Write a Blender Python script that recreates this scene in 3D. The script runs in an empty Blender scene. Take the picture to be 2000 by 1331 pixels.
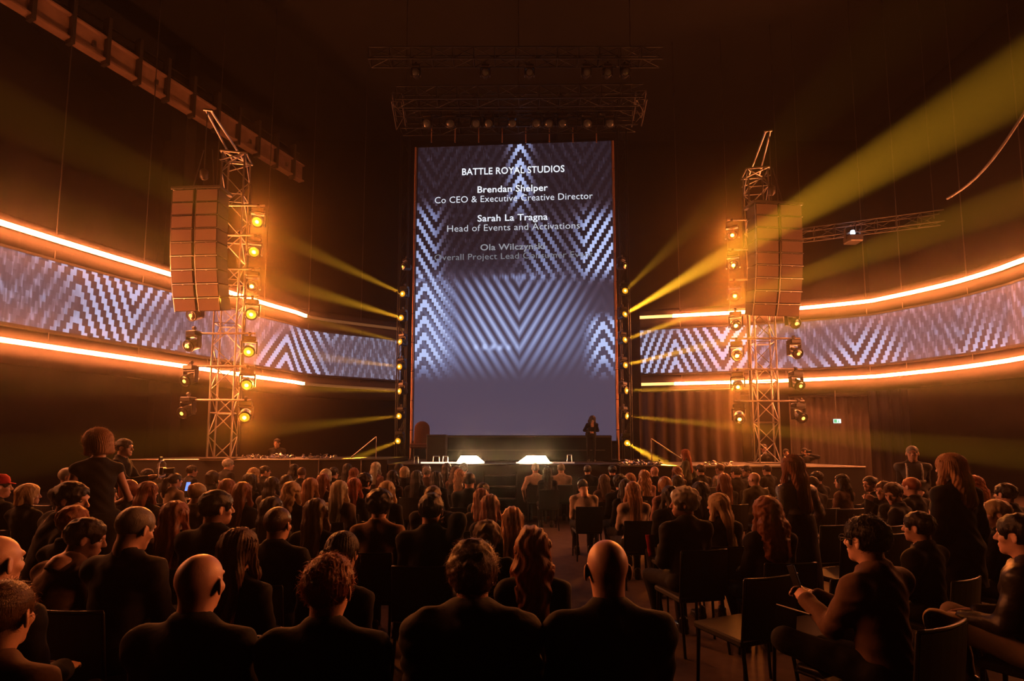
import bpy, math, random
import numpy as np
from mathutils import Vector, Matrix

# ------------------------------------------------------------------ camera
F_PX, PP_X, PP_Y, CAM_H = 1050.0, 1000.0, 775.0, 1.66
PITCH = math.atan(96.5 / F_PX)
SC = bpy.context.scene
COL = SC.collection
cam_d = bpy.data.cameras.new('camera')
cam_d.sensor_width = 36.0
cam_d.lens = 36.0 * F_PX / 2000.0
cam_d.shift_y = (PP_Y - 665.5) / 2000.0
cam_d.clip_end = 200
cam_o = bpy.data.objects.new('camera', cam_d)
cam_o.location = (0, 0, CAM_H)
cam_o.rotation_euler = (math.pi / 2 + PITCH, 0, 0)
COL.objects.link(cam_o)
SC.camera = cam_o

# ------------------------------------------------------------------ exposure, haze
SC.view_settings.view_transform = 'Standard'
SC.view_settings.look = 'None'
SC.view_settings.exposure = 0.18
SC.view_settings.gamma = 1.0
SC.view_settings.use_curve_mapping = False
cy = SC.cycles
cy.use_denoising = True
cy.max_bounces = 3
cy.diffuse_bounces = 0
cy.glossy_bounces = 1
cy.transmission_bounces = 2
cy.use_adaptive_sampling = True
cy.adaptive_threshold = 0.03
cy.volume_bounces = 0
cy.transparent_max_bounces = 6
cy.caustics_reflective = False
cy.caustics_refractive = False
cy.sample_clamp_indirect = 3.0
cy.use_light_tree = True
HAZE_DENSITY = 0.0021
world = bpy.data.worlds.new('hall_haze')
SC.world = world
world.use_nodes = True
wn = world.node_tree
wn.nodes.clear()
w_out = wn.nodes.new('ShaderNodeOutputWorld')
w_bg = wn.nodes.new('ShaderNodeBackground')
w_bg.inputs[0].default_value = (0, 0, 0, 1)
w_vol = wn.nodes.new('ShaderNodeVolumeScatter')      # theatrical haze filling the hall
w_vol.inputs['Color'].default_value = (1.0, 0.86, 0.72, 1)
w_vol.inputs['Density'].default_value = HAZE_DENSITY
w_vol.inputs['Anisotropy'].default_value = 0.95
wn.links.new(w_bg.outputs[0], w_out.inputs['Surface'])
w_vol2 = wn.nodes.new('ShaderNodeVolumeScatter')
w_vol2.inputs['Color'].default_value = (1.0, 0.86, 0.72, 1)
w_vol2.inputs['Density'].default_value = 0.0003
w_vol2.inputs['Anisotropy'].default_value = 0.1
w_add = wn.nodes.new('ShaderNodeAddShader')
wn.links.new(w_vol.outputs[0], w_add.inputs[0])
wn.links.new(w_vol2.outputs[0], w_add.inputs[1])
wn.links.new(w_add.outputs[0], w_out.inputs['Volume'])

# ------------------------------------------------------------------ pixel helpers
_R = Vector((1, 0, 0))
_F = Vector((0, math.cos(PITCH), math.sin(PITCH)))
_U = Vector((0, -math.sin(PITCH), math.cos(PITCH)))
CAM = Vector((0, 0, CAM_H))
def ray(x, y):
    return _R * ((x - PP_X) / F_PX) + _U * ((PP_Y - y) / F_PX) + _F
def at_y(x, y, Y):            # point on the pixel's ray at depth Y
    d = ray(x, y)
    return CAM + d * (Y / d.y)
def at_z(x, y, Z):            # point on the pixel's ray at height Z
    d = ray(x, y)
    return CAM + d * ((Z - CAM_H) / d.z)

# ------------------------------------------------------------------ object helpers
def tag(o, label=None, cat=None, group=None, kind=None):
    if label: o['label'] = label
    if cat: o['category'] = cat
    if group: o['group'] = group
    if kind: o['kind'] = kind
    return o
def empty(name, loc=(0, 0, 0), rz=0.0, label=None, cat=None, group=None):
    o = bpy.data.objects.new(name, None)
    o.empty_display_size = 0.1
    o.location = loc
    o.rotation_euler = (0, 0, rz)
    COL.objects.link(o)
    return tag(o, label, cat, group)
def link_mesh(name, me, mat=None, parent=None, matrix=None):
    o = bpy.data.objects.new(name, me)
    COL.objects.link(o)
    if parent is not None: o.parent = parent
    if matrix is not None: o.matrix_local = matrix
    if mat is not None:
        if len(me.materials) == 0: me.materials.append(mat)
        o.material_slots[0].link = 'OBJECT'
        o.material_slots[0].material = mat
    return o
def copy_tree(o, parent=None):
    c = o.copy()
    COL.objects.link(c)
    c.parent = parent
    for ch in list(o.children):
        copy_tree(ch, c)
    return c

class MB:
    """collects boxes, bars, tubes, lofts into ONE mesh"""
    def __init__(self):
        self.v, self.f, self.sm = [], [], []
    def add(self, vs, fs, smooth=False):
        b = len(self.v)
        self.v += [tuple(p) for p in vs]
        self.f += [tuple(b + i for i in q) for q in fs]
        self.sm += [smooth] * len(fs)
        return self
    def box(self, c, s, M=None):
        cx, cy_, cz = c; sx, sy, sz = (k / 2 for k in s)
        vs = [Vector((cx + a * sx, cy_ + b * sy, cz + d * sz)) for a in (-1, 1) for b in (-1, 1) for d in (-1, 1)]
        if M is not None: vs = [M @ p for p in vs]
        return self.add(vs, [(0, 1, 3, 2), (4, 6, 7, 5), (0, 4, 5, 1), (2, 3, 7, 6), (0, 2, 6, 4), (1, 5, 7, 3)])
    def bbox(self, c, s, b=0.01, M=None):
        """box with chamfered edges"""
        h = [k / 2 for k in s]
        b = min(b, *[k * 0.49 for k in h])
        vs, idx = [], {}
        for ax in range(3):
            for sg in (-1, 1):
                u, w = (ax + 1) % 3, (ax + 2) % 3
                for su in (-1, 1):
                    for sw in (-1, 1):
                        p = [0, 0, 0]
                        p[ax] = sg * h[ax]; p[u] = su * (h[u] - b); p[w] = sw * (h[w] - b)
                        key = [0, 0, 0]; key[ax] = sg; key[u] = su; key[w] = sw
                        idx[(ax, tuple(key))] = len(vs)
                        vs.append(Vector((p[0] + c[0], p[1] + c[1], p[2] + c[2])))
        fs = []
        for ax in range(3):
            u, w = (ax + 1) % 3, (ax + 2) % 3
            for sg in (-1, 1):
                def k(su, sw, a=ax):
                    key = [0, 0, 0]; key[ax] = sg; key[u] = su; key[w] = sw
                    return idx[(a, tuple(key))]
                q = [k(-1, -1), k(1, -1), k(1, 1), k(-1, 1)]
                fs.append(q if sg > 0 else q[::-1])
            for su in (-1, 1):
                for sw in (-1, 1):
                    def e(a, sg):
                        key = [0, 0, 0]; key[ax] = sg; key[u] = su; key[w] = sw
                        return idx[(a, tuple(key))]
                    q = [e(u, -1), e(u, 1), e(w, 1), e(w, -1)]
                    fs.append(q if su * sw > 0 else q[::-1])
        for sx in (-1, 1):
            for sy in (-1, 1):
                for sz in (-1, 1):
                    key = (sx, sy, sz)
                    t = [idx[(0, key)], idx[(1, key)], idx[(2, key)]]
                    fs.append(t if sx * sy * sz > 0 else t[::-1])
        if M is not None: vs = [M @ p for p in vs]
        return self.add(vs, fs)
    def tube(self, a, b, r, r2=None, n=8, caps=True):
        a, b = Vector(a), Vector(b)
        r2 = r if r2 is None else r2
        d = (b - a)
        if d.length < 1e-6: return self
        z = d.normalized()
        x = z.orthogonal().normalized(); y = z.cross(x)
        vs = []
        for p, rr in ((a, r), (b, r2)):
            for i in range(n):
                t = 2 * math.pi * i / n
                vs.append(p + x * (rr * math.cos(t)) + y * (rr * math.sin(t)))
        self.add(vs, [(i, (i + 1) % n, n + (i + 1) % n, n + i) for i in range(n)], True)
        if caps:
            self.add(vs[:n], [tuple(range(n))[::-1]]); self.add(vs[n:], [tuple(range(n))])
        return self
    def path(self, pts, r, n=6):
        pts = [Vector(p) for p in pts]
        vs = []
        up = None
        for i, p in enumerate(pts):
            t = (pts[min(i + 1, len(pts) - 1)] - pts[max(i - 1, 0)]).normalized()
            if up is None: up = t.orthogonal().normalized()
            up = (up - t * up.dot(t)).normalized()
            w = t.cross(up)
            rr = r[i] if isinstance(r, (list, tuple)) else r
            for k in range(n):
                an = 2 * math.pi * k / n
                vs.append(p + up * (rr * math.cos(an)) + w * (rr * math.sin(an)))
        fs = []
        for i in range(len(pts) - 1):
            for k in range(n):
                fs.append((i * n + k, i * n + (k + 1) % n, (i + 1) * n + (k + 1) % n, (i + 1) * n + k))
        self.add(vs, fs, True)
        m = (len(pts) - 1) * n
        self.add(vs[:n], [tuple(range(n))[::-1]]); self.add(vs[m:], [tuple(range(n))])
        return self
    def lathe(self, prof, n=16, M=None):
        vs = []
        for r, z in prof:
            for k in range(n):
                a = 2 * math.pi * k / n
                vs.append(Vector((r * math.cos(a), r * math.sin(a), z)))
        if M is not None: vs = [M @ p for p in vs]
        fs = []
        for i in range(len(prof) - 1):
            for k in range(n):
                fs.append((i * n + k, i * n + (k + 1) % n, (i + 1) * n + (k + 1) % n, (i + 1) * n + k))
        self.add(vs, fs, True)
        m = (len(prof) - 1) * n
        self.add(vs[:n], [tuple(range(n))[::-1]]); self.add(vs[m:], [tuple(range(n))])
        return self
    def prism(self, poly, z0, z1):
        n = len(poly)
        vs = [(p[0], p[1], z0) for p in poly] + [(p[0], p[1], z1) for p in poly]
        return self.add(vs, [tuple(range(n))[::-1], tuple(range(n, 2 * n))] + [(i, (i + 1) % n, n + (i + 1) % n, n + i) for i in range(n)])
    def mesh(self, name):
        me = bpy.data.meshes.new(name)
        me.from_pydata(self.v, [], self.f)
        me.polygons.foreach_set('use_smooth', self.sm)
        me.update()
        return me
    def build(self, name, mat, parent=None, matrix=None):
        return link_mesh(name, self.mesh(name), mat, parent, matrix)

# ------------------------------------------------------------------ materials
def srgb(r, g, b):
    f = lambda c: (c / 255 / 12.92) if c / 255 <= 0.04045 else ((c / 255 + 0.055) / 1.055) ** 2.4
    return (f(r), f(g), f(b), 1)
class E:
    """socket expression: arithmetic builds shader math nodes"""
    def __init__(self, nt, s): self.nt, self.s = nt, s
    def _m(self, op, *a):
        n = self.nt.nodes.new('ShaderNodeMath'); n.operation = op
        for i, q in enumerate((self,) + a):
            if isinstance(q, E): self.nt.links.new(q.s, n.inputs[i])
            else: n.inputs[i].default_value = q
        return E(self.nt, n.outputs[0])
    def __add__(s, o): return s._m('ADD', o)
    def __sub__(s, o): return s._m('SUBTRACT', o)
    def __mul__(s, o): return s._m('MULTIPLY', o)
    def __truediv__(s, o): return s._m('DIVIDE', o)
    def floor(s): return s._m('FLOOR')
    def abs(s): return s._m('ABSOLUTE')
    def fract(s): return s._m('FRACT')
    def gt(s, o): return s._m('GREATER_THAN', o)
    def min(s, o): return s._m('MINIMUM', o)
    def max(s, o): return s._m('MAXIMUM', o)
    def sin(s): return s._m('SINE')
    def pingpong(s, o): return s._m('PINGPONG', o)
    def smooth(s, a, b, lo=0.0, hi=1.0):
        n = s.nt.nodes.new('ShaderNodeMapRange'); n.interpolation_type = 'SMOOTHSTEP'
        s.nt.links.new(s.s, n.inputs[0])
        for i, q in enumerate((a, b, lo, hi)): n.inputs[i + 1].default_value = q
        return E(s.nt, n.outputs[0])
def mixf(nt, f, a, b):      # scalar mix
    return a * (f * -1.0 + 1.0) + b * f if isinstance(a, E) else (f * (b - a) + a if not isinstance(b, E) else f * b + (f * -1.0 + 1.0) * a)
def mat_new(name):
    m = bpy.data.materials.new(name)
    m.use_nodes = True
    return m, m.node_tree, m.node_tree.nodes['Principled BSDF']
MATS = {}
def pbr(name, col, rough=0.6, metal=0.0, noise=None, nscale=20.0, bump=0.0, bscale=60.0, spec=None, stretch=None, translucent=0.0, sheen=0.0):
    """procedural surface: colour with a noise variation, fine bump"""
    if name in MATS: return MATS[name]
    m, nt, b = mat_new(name)
    b.inputs['Roughness'].default_value = rough
    b.inputs['Metallic'].default_value = metal
    b.inputs['Base Color'].default_value = col
    if spec is not None: b.inputs['Specular IOR Level'].default_value = spec
    if sheen: b.inputs['Sheen Weight'].default_value = sheen; b.inputs['Sheen Roughness'].default_value = 0.5
    tc = nt.nodes.new('ShaderNodeTexCoord')
    src = tc.outputs['Object']
    if stretch:
        mp = nt.nodes.new('ShaderNodeMapping'); mp.inputs['Scale'].default_value = stretch
        nt.links.new(src, mp.inputs[0]); src = mp.outputs[0]
    if noise:
        n = nt.nodes.new('ShaderNodeTexNoise'); n.inputs['Scale'].default_value = nscale; n.inputs['Detail'].default_value = 3
        nt.links.new(src, n.inputs[0])
        r = nt.nodes.new('ShaderNodeMix'); r.data_type = 'RGBA'
        r.inputs[6].default_value = tuple(c * (1 - noise) for c in col[:3]) + (1,)
        r.inputs[7].default_value = tuple(min(1, c * (1 + noise)) for c in col[:3]) + (1,)
        nt.links.new(n.outputs['Fac'], r.inputs[0]); nt.links.new(r.outputs[2], b.inputs['Base Color'])
    if bump:
        n = nt.nodes.new('ShaderNodeTexNoise'); n.inputs['Scale'].default_value = bscale; n.inputs['Detail'].default_value = 2
        nt.links.new(src, n.inputs[0])
        bp = nt.nodes.new('ShaderNodeBump'); bp.inputs['Strength'].default_value = bump; bp.inputs['Distance'].default_value = 0.01
        nt.links.new(n.outputs['Fac'], bp.inputs['Height']); nt.links.new(bp.outputs[0], b.inputs['Normal'])
    if translucent:
        out = nt.nodes['Material Output']
        tl = nt.nodes.new('ShaderNodeBsdfTranslucent'); tl.inputs[0].default_value = col
        mx = nt.nodes.new('ShaderNodeMixShader'); mx.inputs[0].default_value = translucent
        nt.links.new(b.outputs[0], mx.inputs[1]); nt.links.new(tl.outputs[0], mx.inputs[2])
        nt.links.new(mx.outputs[0], out.inputs[0])
    MATS[name] = m
    return m
def glow(name, col, strength):
    if name in MATS: return MATS[name]
    m, nt, b = mat_new(name)
    b.inputs['Base Color'].default_value = (0.02, 0.02, 0.02, 1)
    b.inputs['Emission Color'].default_value = col
    b.inputs['Emission Strength'].default_value = strength
    MATS[name] = m
    return m
# ================================================================== THE HALL
M_FLOOR = pbr('carpet', (0.15, 0.10, 0.085, 1), 0.85, noise=0.35, nscale=9, bump=0.25, bscale=160)
M_WALL = pbr('dark_wall', (0.010, 0.009, 0.0085, 1), 0.85, noise=0.3, nscale=1.3, bump=0.1, bscale=20)
M_CEIL = pbr('dark_ceiling', (0.012, 0.011, 0.011, 1), 0.9, noise=0.3, nscale=2)
M_STEEL = pbr('painted_steel', (0.10, 0.085, 0.075, 1), 0.45, 0.6, noise=0.2, nscale=6)
M_ALU = pbr('aluminium', (0.55, 0.5, 0.47, 1), 0.28, 1.0, noise=0.1, nscale=14)
M_BLACK = pbr('black_plastic', (0.018, 0.017, 0.017, 1), 0.42, noise=0.2, nscale=30)
M_DECK = pbr('stage_deck', (0.05, 0.045, 0.042, 1), 0.32, noise=0.3, nscale=5, bump=0.05)
M_SKIRT = pbr('stage_skirt', (0.03, 0.026, 0.024, 1), 0.8, noise=0.2, nscale=4)
M_CURTAIN = pbr('brown_curtain', (0.16, 0.11, 0.085, 1), 0.85, noise=0.25, nscale=3, stretch=(6, 6, 0.6), bump=0.2, sheen=0.2)
M_DRAPE = pbr('black_drape', (0.075, 0.062, 0.055, 1), 0.9, noise=0.25, nscale=4, bump=0.15)
M_HALO_CATCHER = pbr('matt_halo_catcher', (0.075, 0.064, 0.058, 1), 0.9, noise=0.15, nscale=3, spec=0.1)  # for the added rolls that catch the strip lights' halo
HX0, HX1, HY0, HY1, HZ = -17.0, 17.0, -6.0, 25.0, 16.5
tag(MB().box(((HX0 + HX1) / 2, (HY0 + HY1) / 2, -0.1), (HX1 - HX0 + 1, HY1 - HY0 + 1, 0.2)).build('floor', M_FLOOR), kind='structure')
tag(MB().box(((HX0 + HX1) / 2, (HY0 + HY1) / 2, HZ + 0.15), (HX1 - HX0 + 1, HY1 - HY0 + 1, 0.3)).build('ceiling', M_CEIL), kind='structure')
tag(MB().box((HX0 - 0.15, (HY0 + HY1) / 2, HZ / 2), (0.3, HY1 - HY0 + 0.6, HZ)).build('wall_left', M_WALL), kind='structure')
tag(MB().box((HX1 + 0.15, (HY0 + HY1) / 2, HZ / 2), (0.3, HY1 - HY0 + 0.6, HZ)).build('wall_right', M_WALL), kind='structure')
tag(MB().box(((HX0 + HX1) / 2, HY1 + 0.15, HZ / 2), (HX1 - HX0, 0.3, HZ)).build('wall_stage', M_WALL), kind='structure')
tag(MB().box(((HX0 + HX1) / 2, HY0 - 0.15, HZ / 2), (HX1 - HX0, 0.3, HZ)).build('wall_rear', M_WALL), kind='structure')

# ------------------------------------------------------------------ LED ring: plan from the photograph (band top edge at one height)
Z_TOP, Z_BOT, Z_UP, Z_LO = 5.74, 4.20, 6.16, 3.79
def plan(pix):
    return [Vector((p.x, p.y)) for p in (at_z(x, y, Z_TOP) for x, y in pix)]
def resample(pts, n):
    """Catmull-Rom through plan points, n samples, even arc length"""
    P = [pts[0] * 2 - pts[1]] + list(pts) + [pts[-1] * 2 - pts[-2]]
    fine = []
    for i in range(1, len(P) - 2):
        for k in range(20):
            t = k / 20
            a, b, c, d = P[i - 1], P[i], P[i + 1], P[i + 2]
            fine.append(0.5 * ((2 * b) + (c - a) * t + (2 * a - 5 * b + 4 * c - d) * t * t + (3 * b - a - 3 * c + d) * t ** 3))
    fine.append(pts[-1])
    L = [0]
    for i in range(1, len(fine)): L.append(L[-1] + (fine[i] - fine[i - 1]).length)
    out = []
    for k in range(n):
        s = L[-1] * k / (n - 1)
        i = max(j for j in range(len(L)) if L[j] <= s + 1e-9)
        i = min(i, len(fine) - 2)
        t = (s - L[i]) / max(1e-9, L[i + 1] - L[i])
        out.append(fine[i].lerp(fine[i + 1], min(1, t)))
    return out, L[-1]
left_plan = plan([(784, 667), (620, 648), (563, 634), (508, 620), (363, 580), (180, 531), (14, 485)])
right_plan = plan([(1250, 646), (1380, 640), (1530, 632), (1680, 619), (1735, 611), (1860, 586), (1960, 560), (2000, 547)])
# beyond the frame the ring runs on along the sides of the hall
d_ = (left_plan[-1] - left_plan[-2]).normalized()
left_plan += [left_plan[-1] + d_ * 3.0 + Vector((0.1, 0)), left_plan[-1] + d_ * 6.0 + Vector((0.4, 0))]
d_ = (right_plan[-1] - right_plan[-2]).normalized()
right_plan += [right_plan[-1] + d_ * 3.0, right_plan[-1] + d_ * 6.5 + Vector((-0.2, 0))]

def led_material(name, s_off):
    """moving zigzag graphic on the LED band, u = metres along, v = metres up"""
    m, nt, b = mat_new(name)
    b.inputs['Base Color'].default_value = (0.01, 0.01, 0.012, 1); b.inputs['Roughness'].default_value = 0.5
    uv = nt.nodes.new('ShaderNodeUVMap'); uv.uv_map = 'UVMap'
    sp = nt.nodes.new('ShaderNodeSeparateXYZ'); nt.links.new(uv.outputs[0], sp.inputs[0])
    u, v = E(nt, sp.outputs[0]) + s_off, E(nt, sp.outputs[1])
    qu = ((u / 0.062).floor()) * 0.062
    big = nt.nodes.new('ShaderNodeTexNoise'); big.inputs['Scale'].default_value = 1.0; big.inputs['Detail'].default_value = 0
    cb = nt.nodes.new('ShaderNodeCombineXYZ'); nt.links.new((u * 0.36).s, cb.inputs[0]); nt.links.new((v * 0.35).s, cb.inputs[1])
    nt.links.new(cb.outputs[0], big.inputs[0])
    fac = E(nt, big.outputs['Fac']).smooth(0.42, 0.58)
    jig = ((qu * 0.62).sin() * 0.45)
    tri = (qu + jig).pingpong(1.55)
    ph = (v - tri * 2.0) / 0.62
    stripe = ph.fract().gt(0.54)
    # vertical smears of the fading graphic
    sm = nt.nodes.new('ShaderNodeTexNoise'); sm.inputs['Scale'].default_value = 1.0; sm.inputs['Detail'].default_value = 1
    cb2 = nt.nodes.new('ShaderNodeCombineXYZ'); nt.links.new((u * 16.0).s, cb2.inputs[0]); nt.links.new((v * 2.2).s, cb2.inputs[1])
    nt.links.new(cb2.outputs[0], sm.inputs[0])
    smear = E(nt, sm.outputs['Fac']).smooth(0.42, 0.72)
    val = fac * (stripe * 0.92 + 0.05) + (fac * -1.0 + 1.0) * (stripe * 0.16 + smear * 0.22 + 0.26)
    cr = nt.nodes.new('ShaderNodeValToRGB')
    e = cr.color_ramp.elements
    e[0].position = 0.0; e[0].color = srgb(50, 34, 38)
    e[1].position = 1.0; e[1].color = srgb(190, 196, 236)
    k = cr.color_ramp.elements.new(0.42); k.color = srgb(98, 86, 100)
    nt.links.new(val.s, cr.inputs[0])
    nt.links.new(cr.outputs[0], b.inputs['Emission Color'])
    b.inputs['Emission Strength'].default_value = 0.8
    return m

LIGHT_ORANGE = (1.0, 0.235, 0.06, 1)
M_STRIP = glow('orange_strip_light', LIGHT_ORANGE, 118.0)
M_STRIP_DIM = glow('dimmed_strip_light', (1.0, 0.36, 0.10, 1), 3.0)
M_STRIP_OFF = glow('unlit_strip_light', (1.0, 0.36, 0.10, 1), 0.12)
def wall_strip(pts, z0, z1, off, thick):
    """vertical ribbon solid following a plan curve; returns MB and uv data"""
    n = len(pts); vs = []; S = [0]
    for i in range(1, n): S.append(S[-1] + (pts[i] - pts[i - 1]).length)
    for i, p in enumerate(pts):
        t = (pts[min(i + 1, n - 1)] - pts[max(i - 1, 0)]).normalized()
        nrm = Vector((-t.y, t.x))
        if nrm.dot(Vector((0.0, 6.0)) - p) < 0: nrm = -nrm
        a = p + nrm * off; b = p + nrm * (off - thick)
        vs += [(a.x, a.y, z0), (a.x, a.y, z1), (b.x, b.y, z1), (b.x, b.y, z0)]
    fs = []
    for i in range(n - 1):
        k = 4 * i
        for j in range(4):
            fs.append((k + j, k + (j + 1) % 4, k + 4 + (j + 1) % 4, k + 4 + j))
    fs += [(0, 1, 2, 3), tuple(4 * (n - 1) + q for q in (3, 2, 1, 0))]
    m = MB(); m.add(vs, fs)
    return m, S
def ring_side(side_pts, n, s_off, lab_anchor, dim_n, seg, dim_mat):
    pts, L = resample(side_pts, n)
    m, S = wall_strip(pts, Z_BOT, Z_TOP, 0.0, 0.12)
    me = m.mesh('led_band')
    uvl = me.uv_layers.new(name='UVMap')
    for poly in me.polygons:
        for li in poly.loop_indices:
            vi = me.loops[li].vertex_index
            uvl.data[li].uv = (S[vi // 4], Z_TOP - Z_BOT if vi % 4 in (1, 2) else 0.0)
    root = empty('led_ribbon_screen', (0, 0, 0), 0, 'curved LED ribbon screen with zigzag pattern, end ' + lab_anchor, 'led screen', 'LED ribbon screens around the hall')
    link_mesh('led_band', me, led_material('led_zigzag_' + str(int(s_off)), s_off), root)
    for z in (Z_TOP + 0.03, Z_BOT - 0.03):
        fr, _ = wall_strip(pts, z - 0.03, z + 0.03, 0.02, 0.2)
        fr.build('edge_frame', M_BLACK, root)
    # half-round rolls added behind the strips, only to catch their glow as a halo
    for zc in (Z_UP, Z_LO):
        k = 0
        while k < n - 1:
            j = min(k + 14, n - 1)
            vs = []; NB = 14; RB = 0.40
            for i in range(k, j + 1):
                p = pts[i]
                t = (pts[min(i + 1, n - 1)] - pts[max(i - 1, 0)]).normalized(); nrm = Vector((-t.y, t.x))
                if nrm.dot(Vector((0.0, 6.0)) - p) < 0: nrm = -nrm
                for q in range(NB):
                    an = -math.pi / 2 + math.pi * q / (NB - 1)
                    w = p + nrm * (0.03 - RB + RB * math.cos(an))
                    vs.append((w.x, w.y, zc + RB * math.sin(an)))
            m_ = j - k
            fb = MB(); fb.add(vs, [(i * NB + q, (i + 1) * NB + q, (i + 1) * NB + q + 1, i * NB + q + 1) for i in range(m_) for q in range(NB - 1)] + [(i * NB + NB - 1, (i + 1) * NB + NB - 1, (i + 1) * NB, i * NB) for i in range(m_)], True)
            fb.build('halo_catcher', M_HALO_CATCHER, root)
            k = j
    # light strips above and below, cut into straight tube segments
    for zi, (z, word) in enumerate(((Z_UP, 'upper'), (Z_LO, 'lower'))):
        r2 = empty('strip_light', (0, 0, 0), 0, f'long glowing orange strip light running {"above" if zi == 0 else "below"} the LED ribbon {lab_anchor}', 'strip light', 'orange strip lights around the hall')
        i = 0; k = 0
        while i < n - 1:
            j = min(i + seg, n - 1)
            mm, _ = wall_strip(pts[i:j + 1], z - 0.045, z + 0.045, 0.25, 0.07)
            off_ = all(q.y < 0.3 or not -20 < PP_X + F_PX * q.x / q.y < 2020 for q in pts[i:j + 1])      # the strip runs on beyond the frame
            mm.build('light_tube_offscreen' if off_ else 'light_tube', dim_mat if i < dim_n[zi] else M_STRIP, r2)
            bk, _ = wall_strip(pts[i:j + 1], z - 0.03, z + 0.03, 0.178, 0.10)
            bk.build('tube_housing', M_BLACK, r2)
            i = j; k += 1
    # hangers between band and strips
    tA, tB = at_z(1552, 462, 8.6), at_z(1840, 425, 8.6)            # keep clear of the side truss above
    for i in range(10, n, 12):
        for sh in (0, 2, -2, 4, -4, 5):
            p = pts[max(1, min(n - 2, i + sh))]
            u_ = Vector((tB.x - tA.x, tB.y - tA.y)); w_ = p - Vector((tA.x, tA.y)); t_ = max(-0.05, min(1.05, w_.dot(u_) / u_.length_squared))
            if (w_ - u_ * t_).length > 0.27: break
        i = max(1, min(n - 2, i + sh))
        t = (pts[min(i + 1, n - 1)] - pts[i - 1]).normalized(); nrm = Vector((-t.y, t.x))
        if nrm.dot(Vector((0.0, 6.0)) - p) < 0: nrm = -nrm
        q = p - nrm * 0.02
        MB().tube((q.x, q.y, Z_LO - 0.05), (q.x, q.y, HZ - 0.04), 0.012, n=5).build('hanger', M_STEEL, root)
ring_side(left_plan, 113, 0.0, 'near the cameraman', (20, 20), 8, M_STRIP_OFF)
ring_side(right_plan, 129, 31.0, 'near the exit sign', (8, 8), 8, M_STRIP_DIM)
# ================================================================== STAGE DECKS
def deck(name, poly, z0, z1, label, skirt=True):
    root = empty(name, (0, 0, 0), 0, label, 'stage', None)
    MB().prism(poly, z1 - 0.06, z1).build('deck_top', M_DECK, root)
    MB().prism(poly, z0, z1 - 0.06).build('skirt', M_SKIRT, root)
    n = len(poly)
    for i in range(n):
        a, b = Vector(poly[i]), Vector(poly[(i + 1) % n])
        if min(a.y, b.y) < 13.6 and abs(a.x - b.x) > 1.0:      # metal nosing on the audience side
            mb = MB(); mb.tube((a.x, a.y - 0.015, z1 - 0.02), (b.x, b.y - 0.015, z1 - 0.02), 0.018, n=6)
            mb.build('nosing', M_ALU, root)
    return root
DZ_C, DZ_L, DZ_R = 1.24, 1.35, 1.20
deck('stage', [(-2.95, 12.9), (2.5, 12.9), (2.5, 15.85), (4.2, 15.85), (4.2, 17.6), (-4.2, 17.6), (-4.2, 15.65), (-2.95, 15.65)], 0, DZ_C, 'black main stage deck under the tall screen with two glaring floor lights')
deck('stage_wing', [(-9.2, 13.0), (-3.0, 13.0), (-3.0, 15.6), (-9.2, 15.6)], 0, DZ_L, 'black side stage wing carrying the speaker tower beside the cameraman')
deck('stage_wing', [(2.55, 12.75), (8.05, 12.35), (7.6, 15.4), (2.55, 15.8)], 0, DZ_R, 'black side stage wing carrying the speaker tower by the exit sign')
# low risers on the main deck, below the screen
r = empty('stage_riser', (0, 0, 0), 0, 'low black riser box across the main deck under the screen', 'riser')
MB().bbox((0.32, 15.66, DZ_C + 0.36), (5.0, 0.86, 0.72), 0.02).build('riser_body', pbr('riser_black', (0.006, 0.006, 0.006, 1), 0.7, noise=0.2, nscale=4, spec=0.2), r)
MB().box((0.32, 15.22, DZ_C + 0.68), (5.0, 0.02, 0.04)).build('trim_rail', M_STEEL, r)
MB().box((0.32, 15.22, DZ_C + 0.30), (4.6, 0.02, 0.03)).build('trim_rail', M_STEEL, r)
r = empty('stage_counter', (0, 0, 0), 0, 'dark counter block standing on the main deck beside the upholstered chair', 'counter')
MB().bbox((-2.02, 14.6, DZ_C + 0.34), (0.5, 0.5, 0.68), 0.015).build('counter_body', M_SKIRT, r)
MB().bbox((-2.02, 14.6, DZ_C + 0.70), (0.54, 0.54, 0.04), 0.01).build('counter_top', M_STEEL, r)
# thin rail frames standing at the deck edge
def rail_frame(px, w, h, lab):
    p = at_y(px, 903, 13.05)
    r = empty('rail_frame', (p.x, 13.1, DZ_C), 0, lab, 'frame', 'slim metal frames at the deck edge')
    for s in (-1, 1):
        MB().tube((s * w / 2, 0, 0), (s * w / 2 * 0.85, 0, h), 0.012, n=6).build('upright', M_ALU, r)
    MB().tube((-w / 2 * 0.85, 0, h), (w / 2 * 0.85, 0, h), 0.012, n=6).build('crossbar', M_ALU, r)
rail_frame(812, 0.10, 0.17, 'narrow slim metal frame at the deck edge nearest the counter block')
rail_frame(851, 0.16, 0.17, 'slim metal frame at the deck edge, second from the counter block')
rail_frame(869, 0.13, 0.17, 'slim metal frame at the deck edge beside a glaring floor light')
rail_frame(1113, 0.12, 0.2, 'slim metal frame at the deck edge by the bending performer')

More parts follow.
